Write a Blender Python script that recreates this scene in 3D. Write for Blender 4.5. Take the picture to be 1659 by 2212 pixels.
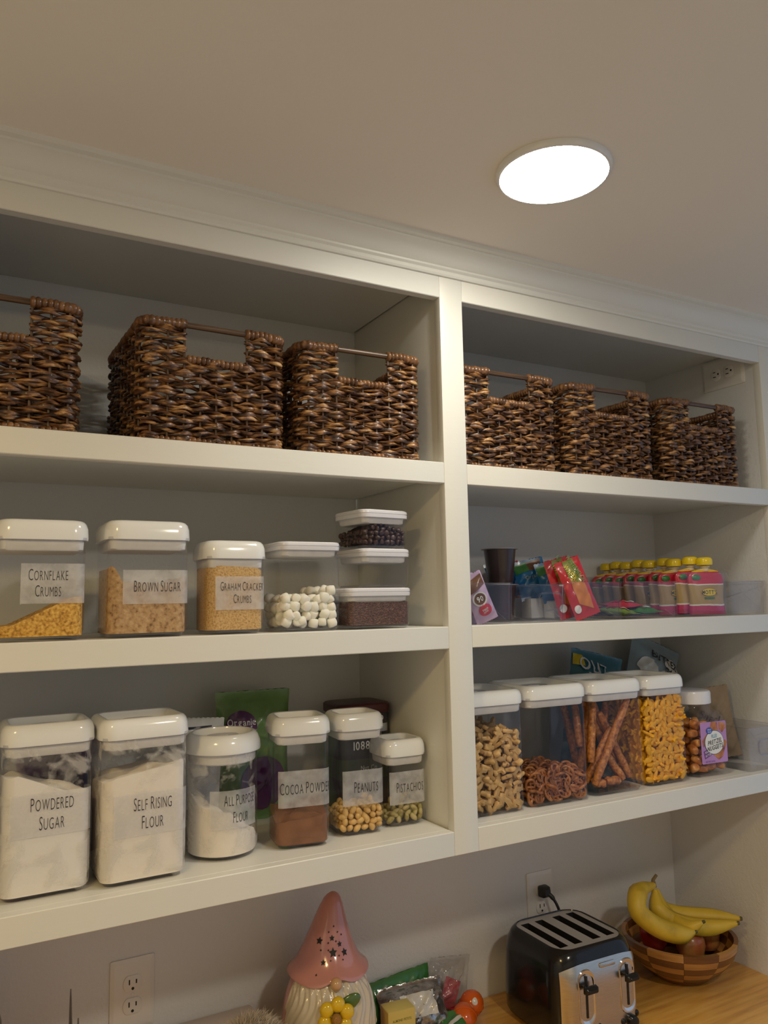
import bpy, math, random
from mathutils import Vector, Matrix, Euler

for _o in list(bpy.data.objects):
    bpy.data.objects.remove(_o)
random.seed(11)
SC = bpy.context.scene
COL = SC.collection
PI = math.pi

# ------------------------------------------------------------------ camera
CAM_LOC = (-0.8113, -1.2167, 0.0278)
YAW, PITCH, ROLL = map(math.radians, (29.2083, 6.5405, -1.0983))
F_PX = 1702.18                                  # focal length, frame taken as 1659 x 2212
fwd = Vector((math.sin(YAW) * math.cos(PITCH), math.cos(YAW) * math.cos(PITCH), math.sin(PITCH)))
rgt = Vector((math.cos(YAW), -math.sin(YAW), 0))
upv = rgt.cross(fwd)
r2 = rgt * math.cos(ROLL) + upv * math.sin(ROLL)
u2 = -rgt * math.sin(ROLL) + upv * math.cos(ROLL)
cam_d = bpy.data.cameras.new('camera')
cam = bpy.data.objects.new('camera', cam_d)
COL.objects.link(cam)
cam.matrix_world = Matrix(((r2.x, u2.x, -fwd.x, CAM_LOC[0]), (r2.y, u2.y, -fwd.y, CAM_LOC[1]),
                           (r2.z, u2.z, -fwd.z, CAM_LOC[2]), (0, 0, 0, 1)))
cam_d.sensor_fit = 'VERTICAL'
cam_d.sensor_height = 36
cam_d.lens = F_PX / 2212 * 36
cam_d.clip_start = 0.02
SC.camera = cam

# ------------------------------------------------------------------ world, lamps, exposure
world = bpy.data.worlds.new('world')
SC.world = world
world.use_nodes = True
world.node_tree.nodes['Background'].inputs[0].default_value = (0.58, 0.74, 1.0, 1)
world.node_tree.nodes['Background'].inputs[1].default_value = 0.42
MAIN_LAMP = (0.012, -0.318)        # ceiling lamp in view
REAR_LAMP = (0.10, -1.45)         # second ceiling lamp, above and behind the camera
MAIN_POWER, MAIN_COLOR = 40.0, (1.0, 0.95, 0.83)
REAR_POWER, REAR_COLOR = 105.0, (1.0, 0.91, 0.76)
ADDED_LAMP = (-1.35, -1.10)         # unseen warm lamp, added to tint the left side yellow
ADDED_POWER, ADDED_COLOR = 110.0, (1.0, 0.71, 0.29)
SC.view_settings.view_transform = 'Standard'
SC.view_settings.look = 'None'
SC.view_settings.gamma = 1
SC.view_settings.use_curve_mapping = False
SC.view_settings.exposure = 0.42
SC.cycles.transparent_max_bounces = 40
SC.cycles.max_bounces = 12

# ------------------------------------------------------------------ dimensions (metres)
X_R0, X_W = 0.0521, 0.956           # right edge of the middle stile, right wall
X_L = -0.904                        # left bay's left edge
Z_RAIL, Z_TOPBOARD = 0.6082, 0.652
S1T, S1B = 0.2867, 0.247
S2T, S2B = -0.0185, -0.0589
S3T, S3B = -0.3803, -0.422
DEP, FRM = 0.367, 0.0196
Z_CEIL, Z_CROWN = 0.7055, 0.6506
Z_CT, Z_FLOOR = -0.879, -1.793

# ------------------------------------------------------------------ helpers
class MB:
    def __init__(s):
        s.v = []; s.f = []
    def add(s, vs, fs, M=None):
        b = len(s.v)
        s.v += [tuple(M @ Vector(v)) for v in vs] if M is not None else [tuple(v) for v in vs]
        s.f += [tuple(i + b for i in f) for f in fs]
        return s
    def box(s, x0, x1, y0, y1, z0, z1, M=None):
        vs = [(x, y, z) for z in (z0, z1) for y in (y0, y1) for x in (x0, x1)]
        return s.add(vs, [(0, 2, 3, 1), (4, 5, 7, 6), (0, 1, 5, 4), (2, 6, 7, 3), (0, 4, 6, 2), (1, 3, 7, 5)], M)
    def bevbox(s, x0, x1, y0, y1, z0, z1, b, M=None):
        cx, cy, cz = (x0 + x1) / 2, (y0 + y1) / 2, (z0 + z1) / 2
        w, d, h = x1 - x0, y1 - y0, z1 - z0
        T = Matrix.Translation((cx, cy, cz))
        M = T if M is None else M @ T
        return s.loft([[(x, y, z) for x, y in rr(w - 2 * i, d - 2 * i, b, 2)] for z, i in ((-h / 2, b), (-h / 2 + b, 0), (h / 2 - b, 0), (h / 2, b))], M=M)
    def loft(s, rings, cap0=True, cap1=True, closed=True, M=None):
        n = len(rings[0]); vs = [p for r in rings for p in r]; fs = []
        for k in range(len(rings) - 1):
            for i in range(n if closed else n - 1):
                j = (i + 1) % n
                fs.append((k * n + i, k * n + j, (k + 1) * n + j, (k + 1) * n + i))
        if cap0: fs.append(tuple(range(n - 1, -1, -1)))
        if cap1: fs.append(tuple((len(rings) - 1) * n + i for i in range(n)))
        return s.add(vs, fs, M)
    def lathe(s, prof, n=32, M=None, cap0=True, cap1=True, a0=0.0, a1=2 * PI):
        full = abs(a1 - a0 - 2 * PI) < 1e-6
        m = n if full else n + 1
        rings = [[(r * math.cos(a0 + (a1 - a0) * i / n), r * math.sin(a0 + (a1 - a0) * i / n), z) for i in range(m)] for r, z in prof]
        return s.loft(rings, cap0, cap1, full, M)
    def tube(s, path, rad, n=8, closed=False, cap=True, M=None):
        P = [Vector(p) for p in path]; rings = []; m = len(P); ref = None
        for i in range(m):
            a = P[i - 1] if (closed or i) else P[i]
            b = P[(i + 1) % m] if (closed or i < m - 1) else P[i]
            t = (b - a).normalized()
            if ref is None: ref = Vector((0, 0, 1)) if abs(t.z) < .9 else Vector((1, 0, 0))
            u = (ref - t * ref.dot(t)).normalized(); w = t.cross(u); ref = u
            R = rad[i] if isinstance(rad, (list, tuple)) else rad
            ra, rb = R if isinstance(R, tuple) else (R, R)
            rings.append([tuple(P[i] + u * (ra * math.cos(2 * PI * k / n)) + w * (rb * math.sin(2 * PI * k / n))) for k in range(n)])
        if closed: rings.append(rings[0]); cap = False
        return s.loft(rings, cap, cap, True, M)
    def ball(s, c, r, nu=14, nv=9, M=None):
        r = r if isinstance(r, (tuple, list)) else (r, r, r)
        rings = []
        for k in range(nv + 1):
            t = -PI / 2 + PI * k / nv
            q = max(math.cos(t), 1e-3)
            rings.append([(c[0] + r[0] * q * math.cos(2 * PI * i / nu), c[1] + r[1] * q * math.sin(2 * PI * i / nu), c[2] + r[2] * math.sin(t)) for i in range(nu)])
        return s.loft(rings, M=M)
    def grid(s, fn, nu, nv, M=None):
        vs = [fn(i / nu, j / nv) for j in range(nv + 1) for i in range(nu + 1)]
        fs = [(j * (nu + 1) + i, j * (nu + 1) + i + 1, (j + 1) * (nu + 1) + i + 1, (j + 1) * (nu + 1) + i) for j in range(nv) for i in range(nu)]
        return s.add(vs, fs, M)
    def mesh(s, name, mat, ang=40):
        me = bpy.data.meshes.new(name)
        me.from_pydata(s.v, [], s.f)
        me.validate(); me.update()
        if ang:
            me.polygons.foreach_set('use_smooth', [True] * len(me.polygons))
            me.set_sharp_from_angle(angle=math.radians(ang))
        if mat: me.materials.append(mat)
        return me
    def build(s, name, mat, parent=None, ang=40, label=None):
        return link(name, s.mesh(name, mat, ang), parent, label)

def link(name, me, parent=None, label=None):
    o = bpy.data.objects.new(name, me); COL.objects.link(o)
    if parent is not None: o.parent = parent
    if label: o['label'] = label
    return o

def tag(o, label, cat=None, group=None, kind=None):
    o['label'] = label
    if cat: o['category'] = cat
    if group: o['group'] = group
    if kind: o['kind'] = kind
    return o

def thing(name, label, cat, loc=(0, 0, 0), rotz=0, group=None):
    o = bpy.data.objects.new(name, None); COL.objects.link(o)
    o.empty_display_size = .02
    o.location = loc; o.rotation_euler = (0, 0, rotz)
    return tag(o, label, cat, group)

def struct(name, mb, mat, label=None, ang=40):
    o = mb.build(name, mat, None, ang); o['kind'] = 'structure'
    if label: o['label'] = label
    return o

def rr(w, d, r, n=6):
    """rounded rectangle outline, counter-clockwise"""
    r = max(1e-4, min(r, w / 2 - 1e-4, d / 2 - 1e-4)); pts = []
    for cx, cy, a in ((w / 2 - r, -d / 2 + r, -PI / 2), (w / 2 - r, d / 2 - r, 0), (-w / 2 + r, d / 2 - r, PI / 2), (-w / 2 + r, -d / 2 + r, PI)):
        for k in range(n + 1):
            t = a + PI / 2 * k / n
            pts.append((cx + r * math.cos(t), cy + r * math.sin(t)))
    return pts

def lerp(a, b, t): return a + (b - a) * t
def RX(a): return Matrix.Rotation(a, 4, 'X')
def RY(a): return Matrix.Rotation(a, 4, 'Y')
def RZ(a): return Matrix.Rotation(a, 4, 'Z')
def TR(x, y, z): return Matrix.Translation((x, y, z))

# ------------------------------------------------------------------ materials
def new_mat(name):
    m = bpy.data.materials.new(name); m.use_nodes = True
    nt = m.node_tree; nt.nodes.clear()
    out = nt.nodes.new('ShaderNodeOutputMaterial')
    return m, nt, out

def pm(name, col, rough=.5, metal=0.0, var=0.0, vscale=20, col2=None, bump=0.0, bscale=100, stretch=None, sss=0.0, coat=0.0, ramp=None, detail=4, spec=.5, aniso=0.0):
    m, nt, out = new_mat(name); N = nt.nodes; L = nt.links
    b = N.new('ShaderNodeBsdfPrincipled'); L.new(b.outputs[0], out.inputs[0])
    b.inputs['Base Color'].default_value = (*col, 1); b.inputs['Roughness'].default_value = rough
    b.inputs['Metallic'].default_value = metal; b.inputs['Specular IOR Level'].default_value = spec
    b.inputs['Coat Weight'].default_value = coat; b.inputs['Coat Roughness'].default_value = .1
    b.inputs['Anisotropic'].default_value = aniso
    if sss: b.inputs['Subsurface Weight'].default_value = sss; b.inputs['Subsurface Scale'].default_value = .004
    tc = N.new('ShaderNodeTexCoord'); mp = N.new('ShaderNodeMapping'); L.new(tc.outputs['Object'], mp.inputs[0])
    if stretch: mp.inputs['Scale'].default_value = stretch
    if col2 or ramp or var:
        nz = N.new('ShaderNodeTexNoise'); nz.inputs['Scale'].default_value = vscale; nz.inputs['Detail'].default_value = detail
        L.new(mp.outputs[0], nz.inputs['Vector'])
        cr = N.new('ShaderNodeValToRGB'); L.new(nz.outputs['Fac'], cr.inputs[0])
        if ramp:
            while len(cr.color_ramp.elements) < len(ramp): cr.color_ramp.elements.new(.5)
            for e, (p, c) in zip(cr.color_ramp.elements, ramp): e.position = p; e.color = (*c, 1)
        else:
            c2 = col2 or tuple(c * (1 - var) for c in col)
            cr.color_ramp.elements[0].position = .35; cr.color_ramp.elements[0].color = (*c2, 1)
            cr.color_ramp.elements[1].position = .65; cr.color_ramp.elements[1].color = (*col, 1)
        L.new(cr.outputs[0], b.inputs['Base Color'])
    if bump:
        n2 = N.new('ShaderNodeTexNoise'); n2.inputs['Scale'].default_value = bscale; n2.inputs['Detail'].default_value = 3
        L.new(mp.outputs[0], n2.inputs['Vector'])
        bp = N.new('ShaderNodeBump'); bp.inputs['Strength'].default_value = bump; bp.inputs['Distance'].default_value = .002
        L.new(n2.outputs['Fac'], bp.inputs['Height']); L.new(bp.outputs[0], b.inputs['Normal'])
    return m

def clear_plastic(name, tint=(.965, .965, .97), ior=1.36, rough=.04, haze=0.0, haze_col=(.8, .8, .82)):
    """thin clear plastic wall: lets light straight through, mirrors by Fresnel"""
    m, nt, out = new_mat(name); N = nt.nodes; L = nt.links
    t = N.new('ShaderNodeBsdfTransparent'); t.inputs[0].default_value = (*tint, 1)
    g = N.new('ShaderNodeBsdfGlossy'); g.inputs['Roughness'].default_value = rough
    g.inputs[0].default_value = (.95, .95, 1, 1)
    f = N.new('ShaderNodeFresnel'); f.inputs[0].default_value = ior
    geo = N.new('ShaderNodeNewGeometry')          # same Fresnel from either side of the wall
    mixi = N.new('ShaderNodeMix'); mixi.data_type = 'FLOAT'
    L.new(geo.outputs['Backfacing'], mixi.inputs[0]); mixi.inputs[2].default_value = ior; mixi.inputs[3].default_value = 1 / ior * 1.0
    L.new(mixi.outputs[0], f.inputs[0])
    cl = N.new('ShaderNodeMath'); cl.operation = 'MINIMUM'; cl.inputs[1].default_value = .7; L.new(f.outputs[0], cl.inputs[0])
    mx = N.new('ShaderNodeMixShader'); L.new(cl.outputs[0], mx.inputs[0]); L.new(t.outputs[0], mx.inputs[1]); L.new(g.outputs[0], mx.inputs[2])
    last = mx
    if haze:
        d = N.new('ShaderNodeBsdfDiffuse'); d.inputs[0].default_value = (*haze_col, 1)
        m2 = N.new('ShaderNodeMixShader'); m2.inputs[0].default_value = haze
        L.new(mx.outputs[0], m2.inputs[1]); L.new(d.outputs[0], m2.inputs[2]); last = m2
    L.new(last.outputs[0], out.inputs[0])
    return m

def smeared_plastic(name, col=(.8, .77, .72), lo=.5, hi=.62, scale=28):
    """clear wall with powder clinging to it in patches"""
    m = clear_plastic(name); nt = m.node_tree; N = nt.nodes; L = nt.links
    out = [n for n in N if n.type == 'OUTPUT_MATERIAL'][0]; src = out.inputs[0].links[0].from_socket
    tc = N.new('ShaderNodeTexCoord'); nz = N.new('ShaderNodeTexNoise'); nz.inputs['Scale'].default_value = scale; nz.inputs['Detail'].default_value = 6
    nz.inputs['Distortion'].default_value = .6
    L.new(tc.outputs['Object'], nz.inputs['Vector'])
    mr = N.new('ShaderNodeMapRange'); mr.inputs[1].default_value = lo; mr.inputs[2].default_value = hi; mr.inputs[4].default_value = .42
    L.new(nz.outputs['Fac'], mr.inputs[0])
    d = N.new('ShaderNodeBsdfDiffuse'); d.inputs[0].default_value = (*col, 1)
    m2 = N.new('ShaderNodeMixShader'); L.new(mr.outputs[0], m2.inputs[0]); L.new(src, m2.inputs[1]); L.new(d.outputs[0], m2.inputs[2])
    L.new(m2.outputs[0], out.inputs[0])
    return m

def film(name, col, fac, rough=.35, vary=.25):
    m, nt, out = new_mat(name); N = nt.nodes; L = nt.links
    t = N.new('ShaderNodeBsdfTransparent'); b = N.new('ShaderNodeBsdfPrincipled')
    b.inputs['Base Color'].default_value = (*col, 1); b.inputs['Roughness'].default_value = rough
    mx = N.new('ShaderNodeMixShader')
    tc = N.new('ShaderNodeTexCoord'); nz = N.new('ShaderNodeTexNoise'); nz.inputs['Scale'].default_value = 45; nz.inputs['Detail'].default_value = 4
    L.new(tc.outputs['Object'], nz.inputs['Vector'])
    mr = N.new('ShaderNodeMapRange'); mr.inputs[1].default_value = .35; mr.inputs[2].default_value = .65
    mr.inputs[3].default_value = max(0, fac - vary); mr.inputs[4].default_value = min(1, fac + vary * .4)
    L.new(nz.outputs['Fac'], mr.inputs[0]); L.new(mr.outputs[0], mx.inputs[0])
    L.new(t.outputs[0], mx.inputs[1]); L.new(b.outputs[0], mx.inputs[2]); L.new(mx.outputs[0], out.inputs[0])
    return m

def banded(name, axis, stops, rough=.35, dist=0.0, coat=0.3):
    """printed colour bands along one local axis: stops = [(metres, colour)]"""
    m, nt, out = new_mat(name); N = nt.nodes; L = nt.links
    b = N.new('ShaderNodeBsdfPrincipled'); L.new(b.outputs[0], out.inputs[0]); b.inputs['Roughness'].default_value = rough; b.inputs['Coat Weight'].default_value = coat
    tc = N.new('ShaderNodeTexCoord'); sp = N.new('ShaderNodeSeparateXYZ'); L.new(tc.outputs['Object'], sp.inputs[0])
    src = sp.outputs['XYZ'.index(axis)]
    if dist:
        nz = N.new('ShaderNodeTexNoise'); nz.inputs['Scale'].default_value = 30; L.new(tc.outputs['Object'], nz.inputs['Vector'])
        ma = N.new('ShaderNodeMath'); ma.operation = 'MULTIPLY_ADD'; ma.inputs[1].default_value = dist; L.new(nz.outputs['Fac'], ma.inputs[0]); L.new(src, ma.inputs[2]); src = ma.outputs[0]
    lo, hi = stops[0][0], stops[-1][0] + 1e-6
    mr = N.new('ShaderNodeMapRange'); mr.inputs[1].default_value = lo; mr.inputs[2].default_value = hi; L.new(src, mr.inputs[0])
    cr = N.new('ShaderNodeValToRGB'); cr.color_ramp.interpolation = 'CONSTANT'; L.new(mr.outputs[0], cr.inputs[0])
    while len(cr.color_ramp.elements) < len(stops): cr.color_ramp.elements.new(.5)
    for e, (p, c) in zip(cr.color_ramp.elements, stops): e.position = (p - lo) / (hi - lo); e.color = (*c, 1)
    L.new(cr.outputs[0], b.inputs['Base Color'])
    return m

def emit(name, col, strength):
    m, nt, out = new_mat(name)
    e = nt.nodes.new('ShaderNodeEmission'); e.inputs[0].default_value = (*col, 1); e.inputs[1].default_value = strength
    nt.links.new(e.outputs[0], out.inputs[0]); return m

M = {}
M['paint'] = pm('white_trim_paint', (.76, .745, .68), .38, bump=.12, bscale=90, stretch=(.25, 1, 1))
M['wall'] = pm('wall_paint', (.72, .72, .71), .75, bump=.5, bscale=170)
M['ceil'] = pm('ceiling_paint', (.86, .80, .71), .85, bump=.12, bscale=120)
M['floor'] = pm('floor_wood', (.62, .54, .44), .5, var=.4, vscale=6, stretch=(1, 8, 1))
M['white'] = pm('lid_white_plastic', (.82, .82, .80), .16, coat=.3)
M['white2'] = pm('lid_soft_white_plastic', (.74, .73, .76), .25)
M['outlet'] = pm('outlet_white_plastic', (.78, .75, .70), .3)
M['dark'] = pm('dark_cavity', (.012, .011, .01), .6)
M['black'] = pm('black_gloss_plastic', (.010, .010, .011), .16, coat=.15, spec=.35)
M['blackm'] = pm('black_matt_plastic', (.018, .018, .018), .4)
M['clear'] = clear_plastic('clear_container_plastic')
M['clear2'] = clear_plastic('clear_bin_plastic', tint=(.96, .96, .97), ior=1.33)
M['milky'] = film('milky_seal_plastic', (.84, .82, .80), .85, .3, .05)
M['edge'] = clear_plastic('plastic_edge', tint=(.84, .84, .87), ior=1.6)
M['smear_w'] = smeared_plastic('clear_plastic_with_flour_dust')
M['film'] = film('label_film', (.74, .72, .72), .45, vary=.14)
M['ink'] = pm('label_ink', (.03, .028, .03), .6)
M['whiteprint'] = pm('white_print', (.8, .8, .78), .5)
M['steel'] = pm('brushed_steel', (.62, .58, .52), .26, metal=1, var=.12, vscale=60, stretch=(1, 1, 12), aniso=.4)
M['chrome'] = pm('chrome', (.75, .72, .68), .1, metal=1)
M['traysteel'] = pm('matt_steel_tray', (.46, .44, .42), .42, metal=.35)
M['counter'] = pm('butcher_block', (.62, .36, .14), .32, ramp=[(.3, (.58, .25, .045)), (.5, (.80, .40, .075)), (.72, (.88, .50, .13))], vscale=5, stretch=(1.2, 14, 4), detail=6, coat=.25)
M['wicker'] = pm('woven_seagrass', (.3, .15, .06), .34, ramp=[(.33, (.012, .005, .002)), (.44, (.060, .023, .009)), (.53, (.18, .076, .026)), (.61, (.40, .20, .070)), (.72, (.66, .42, .18))], vscale=42, stretch=(1, 1, 4), detail=6, coat=.35, bump=.5, bscale=260)
M['wicker_dk'] = pm('woven_seagrass_wrap', (.2, .09, .035), .32, ramp=[(.25, (.035, .013, .005)), (.5, (.15, .065, .024)), (.75, (.34, .17, .07))], vscale=60, detail=4, coat=.2)
M['rod'] = pm('dark_wood_rod', (.10, .055, .03), .35, ramp=[(.3, (.03, .015, .008)), (.6, (.13, .07, .035)), (.8, (.3, .19, .1))], vscale=30, stretch=(.3, 6, 6))
M['stake'] = pm('woven_stake', (.09, .05, .03), .5)

# ------------------------------------------------------------------ lettering (glyph outlines filled as flat meshes)
GLYPH = {}
def _glyphs():
    for style, off in (('thin', -.012), ('bold', .012)):
        for ch in sorted(set('ABCDEFGHIJKLMNOPQRSTUVWXYZabcdefghijklmnopqrstuvwxyz0123456789.,\'+')):
            cu = bpy.data.curves.new('g', 'FONT'); cu.body = ch; cu.size = 1; cu.resolution_u = 3; cu.offset = off
            ob = bpy.data.objects.new('g', cu); COL.objects.link(ob)
            dg = bpy.context.evaluated_depsgraph_get(); dg.update()
            me = bpy.data.meshes.new_from_object(ob.evaluated_get(dg))
            vs = [(v.co.x, v.co.y) for v in me.vertices]; fs = [tuple(p.vertices) for p in me.polygons]
            xs = [v[0] for v in vs] or [0]
            GLYPH[style, ch] = (vs, fs, min(xs), max(xs))
            bpy.data.objects.remove(ob); bpy.data.curves.remove(cu); bpy.data.meshes.remove(me)
_glyphs()

def text(mb, s, size, fn, xs=.55, style='thin', gap=.13, caps=True, rise=1.18, skew=0.0):
    """lay string S, centred on u=0, baseline v=0; fn(u, v) -> 3D point. size: cap height (m)"""
    k = size / .70; u = 0; items = []; start = True
    for ch in s:
        if ch == ' ':
            u += .32 * k * xs; start = True; continue
        c = ch.upper() if caps else ch
        vs, fs, x0, x1 = GLYPH[style, c]
        q = rise if (caps and start) else 1; start = False
        items.append((vs, fs, u - x0 * k * xs * q, q)); u += (x1 - x0) * k * xs * q + gap * k * xs
    u -= gap * k * xs
    for vs, fs, off, q in items:
        mb.add([fn(off + x * k * xs * q - u / 2 + y * k * skew, y * k * q) for x, y in vs], fs)
    return u

# ------------------------------------------------------------------ setting
def wall(name, x0, x1, y0, y1, z0, z1, mat): return struct(name, MB().box(x0, x1, y0, y1, z0, z1), M[mat])
wall('wall_back', -1.9, 1.7, DEP, DEP + .1, Z_FLOOR, Z_CEIL + .1, 'wall')
wall('wall_right', X_W, 1.7, FRM, DEP, Z_FLOOR, Z_CEIL, 'wall')
wall('wall_left', -1.9, X_L, FRM, DEP, Z_FLOOR, Z_CEIL, 'wall')
wall('wall_left_side', -2.0, -1.9, -2.4, DEP + .1, Z_FLOOR, Z_CEIL + .1, 'wall')
wall('wall_front', -2.0, 1.8, -2.5, -2.4, Z_FLOOR, Z_CEIL + .1, 'wall')
wall('floor', -2.0, 1.8, -2.5, DEP + .1, Z_FLOOR - .1, Z_FLOOR, 'floor')
wall('ceiling', -1.9, 1.7, -2.4, DEP, Z_CEIL, Z_CEIL + .1, 'ceil')

def crown():
    prof = [(0, .6506), (-.005, .6506), (-.007, .654), (-.007, .660), (-.011, .6635), (-.0115, .667), (-.017, .670), (-.022, .676),
            (-.029, .684), (-.037, .690), (-.043, .6925), (-.0435, .696), (-.0525, .698), (-.0535, .7055), (0, .7055)]
    mb = MB(); mb.loft([[(x, y, z) for y, z in prof] for x in (-1.9, 1.7)])
    struct('trim_1', mb, M['paint'], 'white crown moulding between shelf frame and ceiling', ang=25)
crown()

unit = thing('shelving_unit', 'white painted built-in shelves with face frame, six open bays', 'shelves', (0, 0, S3B))
def bx(name, x0, x1, y0, y1, z0, z1, b=.0012):
    MB().bevbox(x0, x1, y0, y1, z0 - S3B, z1 - S3B, b).build(name, M['paint'], unit, 30)
XEND = X_W + .052
bx('stile', 0, X_R0, 0, FRM, S3B, .70)
bx('stile', X_W, XEND, 0, FRM, S3B, .70)
bx('stile', X_L - .052, X_L, 0, FRM, S3B, .70)
for x0, x1 in ((X_L, 0), (X_R0, X_W)):
    bx('rail', x0, x1, 0, FRM, Z_RAIL, .70)
    for t, b in ((S1T, S1B), (S2T, S2B), (S3T, S3B)):
        bx('rail', x0, x1, 0, FRM, b, t)
        bx('shelf_board', x0, x1, FRM, DEP, t - .026, t - .0003)
    bx('top_board', x0, x1, FRM, DEP, Z_TOPBOARD, Z_TOPBOARD + .018)
bx('partition', .004, X_R0 - .004, FRM, DEP, S3B + .002, .70)

def ceiling_lamp(loc, label, col, power):
    t = thing('ceiling_lamp', label, 'lamp', (loc[0], loc[1], Z_CEIL - .013), 0, 'ceiling lamps')
    MB().lathe([(.0, .013), (.0915, .013), (.0915, .008), (.089, .004), (.0855, .0032), (.0848, .006), (.0, .008)], 48, cap0=False, cap1=False).build('trim_ring', M['white'], t)
    MB().lathe([(.0845, .0052), (.083, .0040), (.078, .0030), (.06, .0016), (.03, .0006), (.001, .0004)], 48, cap0=False).build('lens', emit('lamp_lens_glow', col, power), t)
ceiling_lamp(MAIN_LAMP, 'round glowing white lamp on the ceiling in front of the shelves', MAIN_COLOR, MAIN_POWER)
ceiling_lamp(REAR_LAMP, 'second round ceiling lamp behind the viewpoint', REAR_COLOR, REAR_POWER)
ceiling_lamp(ADDED_LAMP, 'added warm ceiling lamp out of view, tinting the left side', ADDED_COLOR, ADDED_POWER)

ct = thing('countertop', 'warm golden wooden countertop under the shelves', 'countertop', (0, 0, Z_CT - .04))
MB().bevbox(X_L + .001, X_W - .001, -.28, DEP - .001, 0, .04, .004).build('slab', M['counter'], ct)
bc = thing('base_cabinet', 'white base cabinet carrying the wooden countertop', 'cabinet', (0, 0, Z_FLOOR))
hb = Z_CT - .04 - Z_FLOOR
MB().box(X_L + .002, X_W - .002, -.24, DEP - .002, .1, hb).build('body', M['paint'], bc)
MB().box(X_L + .002, X_W - .002, -.18, DEP - .002, 0, .1).build('plinth', M['paint'], bc)
for k in range(4):
    x0 = X_L + .004 + k * .463
    dr = MB().bevbox(x0, x0 + .457, -.259, -.2405, .12, hb - .02, .003).build('door', M['paint'], bc)
    MB().tube([(x0 + .43, -.262, hb - .16), (x0 + .43, -.284, hb - .15), (x0 + .43, -.284, hb - .06), (x0 + .43, -.262, hb - .05)], .005, 8).build('handle', M['chrome'], dr)

# ------------------------------------------------------------------ wall outlets
def outlet(label, mat4, vertical=True):
    """local: plate in XZ plane, facing -y; long side along z"""
    t = thing('wall_outlet', label, 'outlet'); t.matrix_world = mat4
    w, h = .0795, .124
    rings = [[(x, y, z) for x, z in rr(w - 2 * i, h - 2 * i, .003, 3)] for y, i in ((-.0002, 0), (-.003, 0), (-.0058, .006), (-.0062, .008))]
    MB().loft([list(reversed(r)) for r in rings]).build('cover_plate', M['outlet'], t)
    for s in (-1, 1):
        cz = s * .01935
        out = []
        for k in range(32):
            a = 2 * PI * k / 32; x = .0172 * math.cos(a); z = .0172 * math.sin(a)
            out.append((x, max(-.0140, min(.0140, z))))
        rc = MB().loft([[(x * q, y, cz + z * q) for x, z in reversed(out)] for y, q in ((-.0055, 1.0), (-.0078, 1.0), (-.0082, .95))]).build('receptacle', M['outlet'], t)
        for sx, hh in ((-.0063, .0044), (.0063, .0036)):
            MB().box(sx - .0011, sx + .0011, -.0086, -.0078, cz + .003 - hh, cz + .003 + hh).build('slot', M['dark'], rc, 0)
        MB().lathe([(.0026, 0), (.0026, .0008)], 12, M=TR(0, -.0078, cz - .0085) @ RX(PI / 2)).build('slot', M['dark'], rc)
    MB().lathe([(.0033, 0), (.0025, .0012)], 12, M=TR(0, -.0060, 0) @ RX(PI / 2)).build('screw', M['outlet'], t)
    return t
outlet('white double outlet on the wall at lower left', TR(-.4785, DEP, -.679))
outlet('white outlet behind the toaster with a black plug in it', TR(.488, DEP, -.694))
outlet('white sideways outlet high on the right side wall', TR(X_W, .104, .608) @ RZ(-PI / 2) @ RY(-PI / 2))

# ------------------------------------------------------------------ baskets
BW, BD, BH = .256, .275, .205
NOTCH_W, NOTCH_Z = .100, .142

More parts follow.
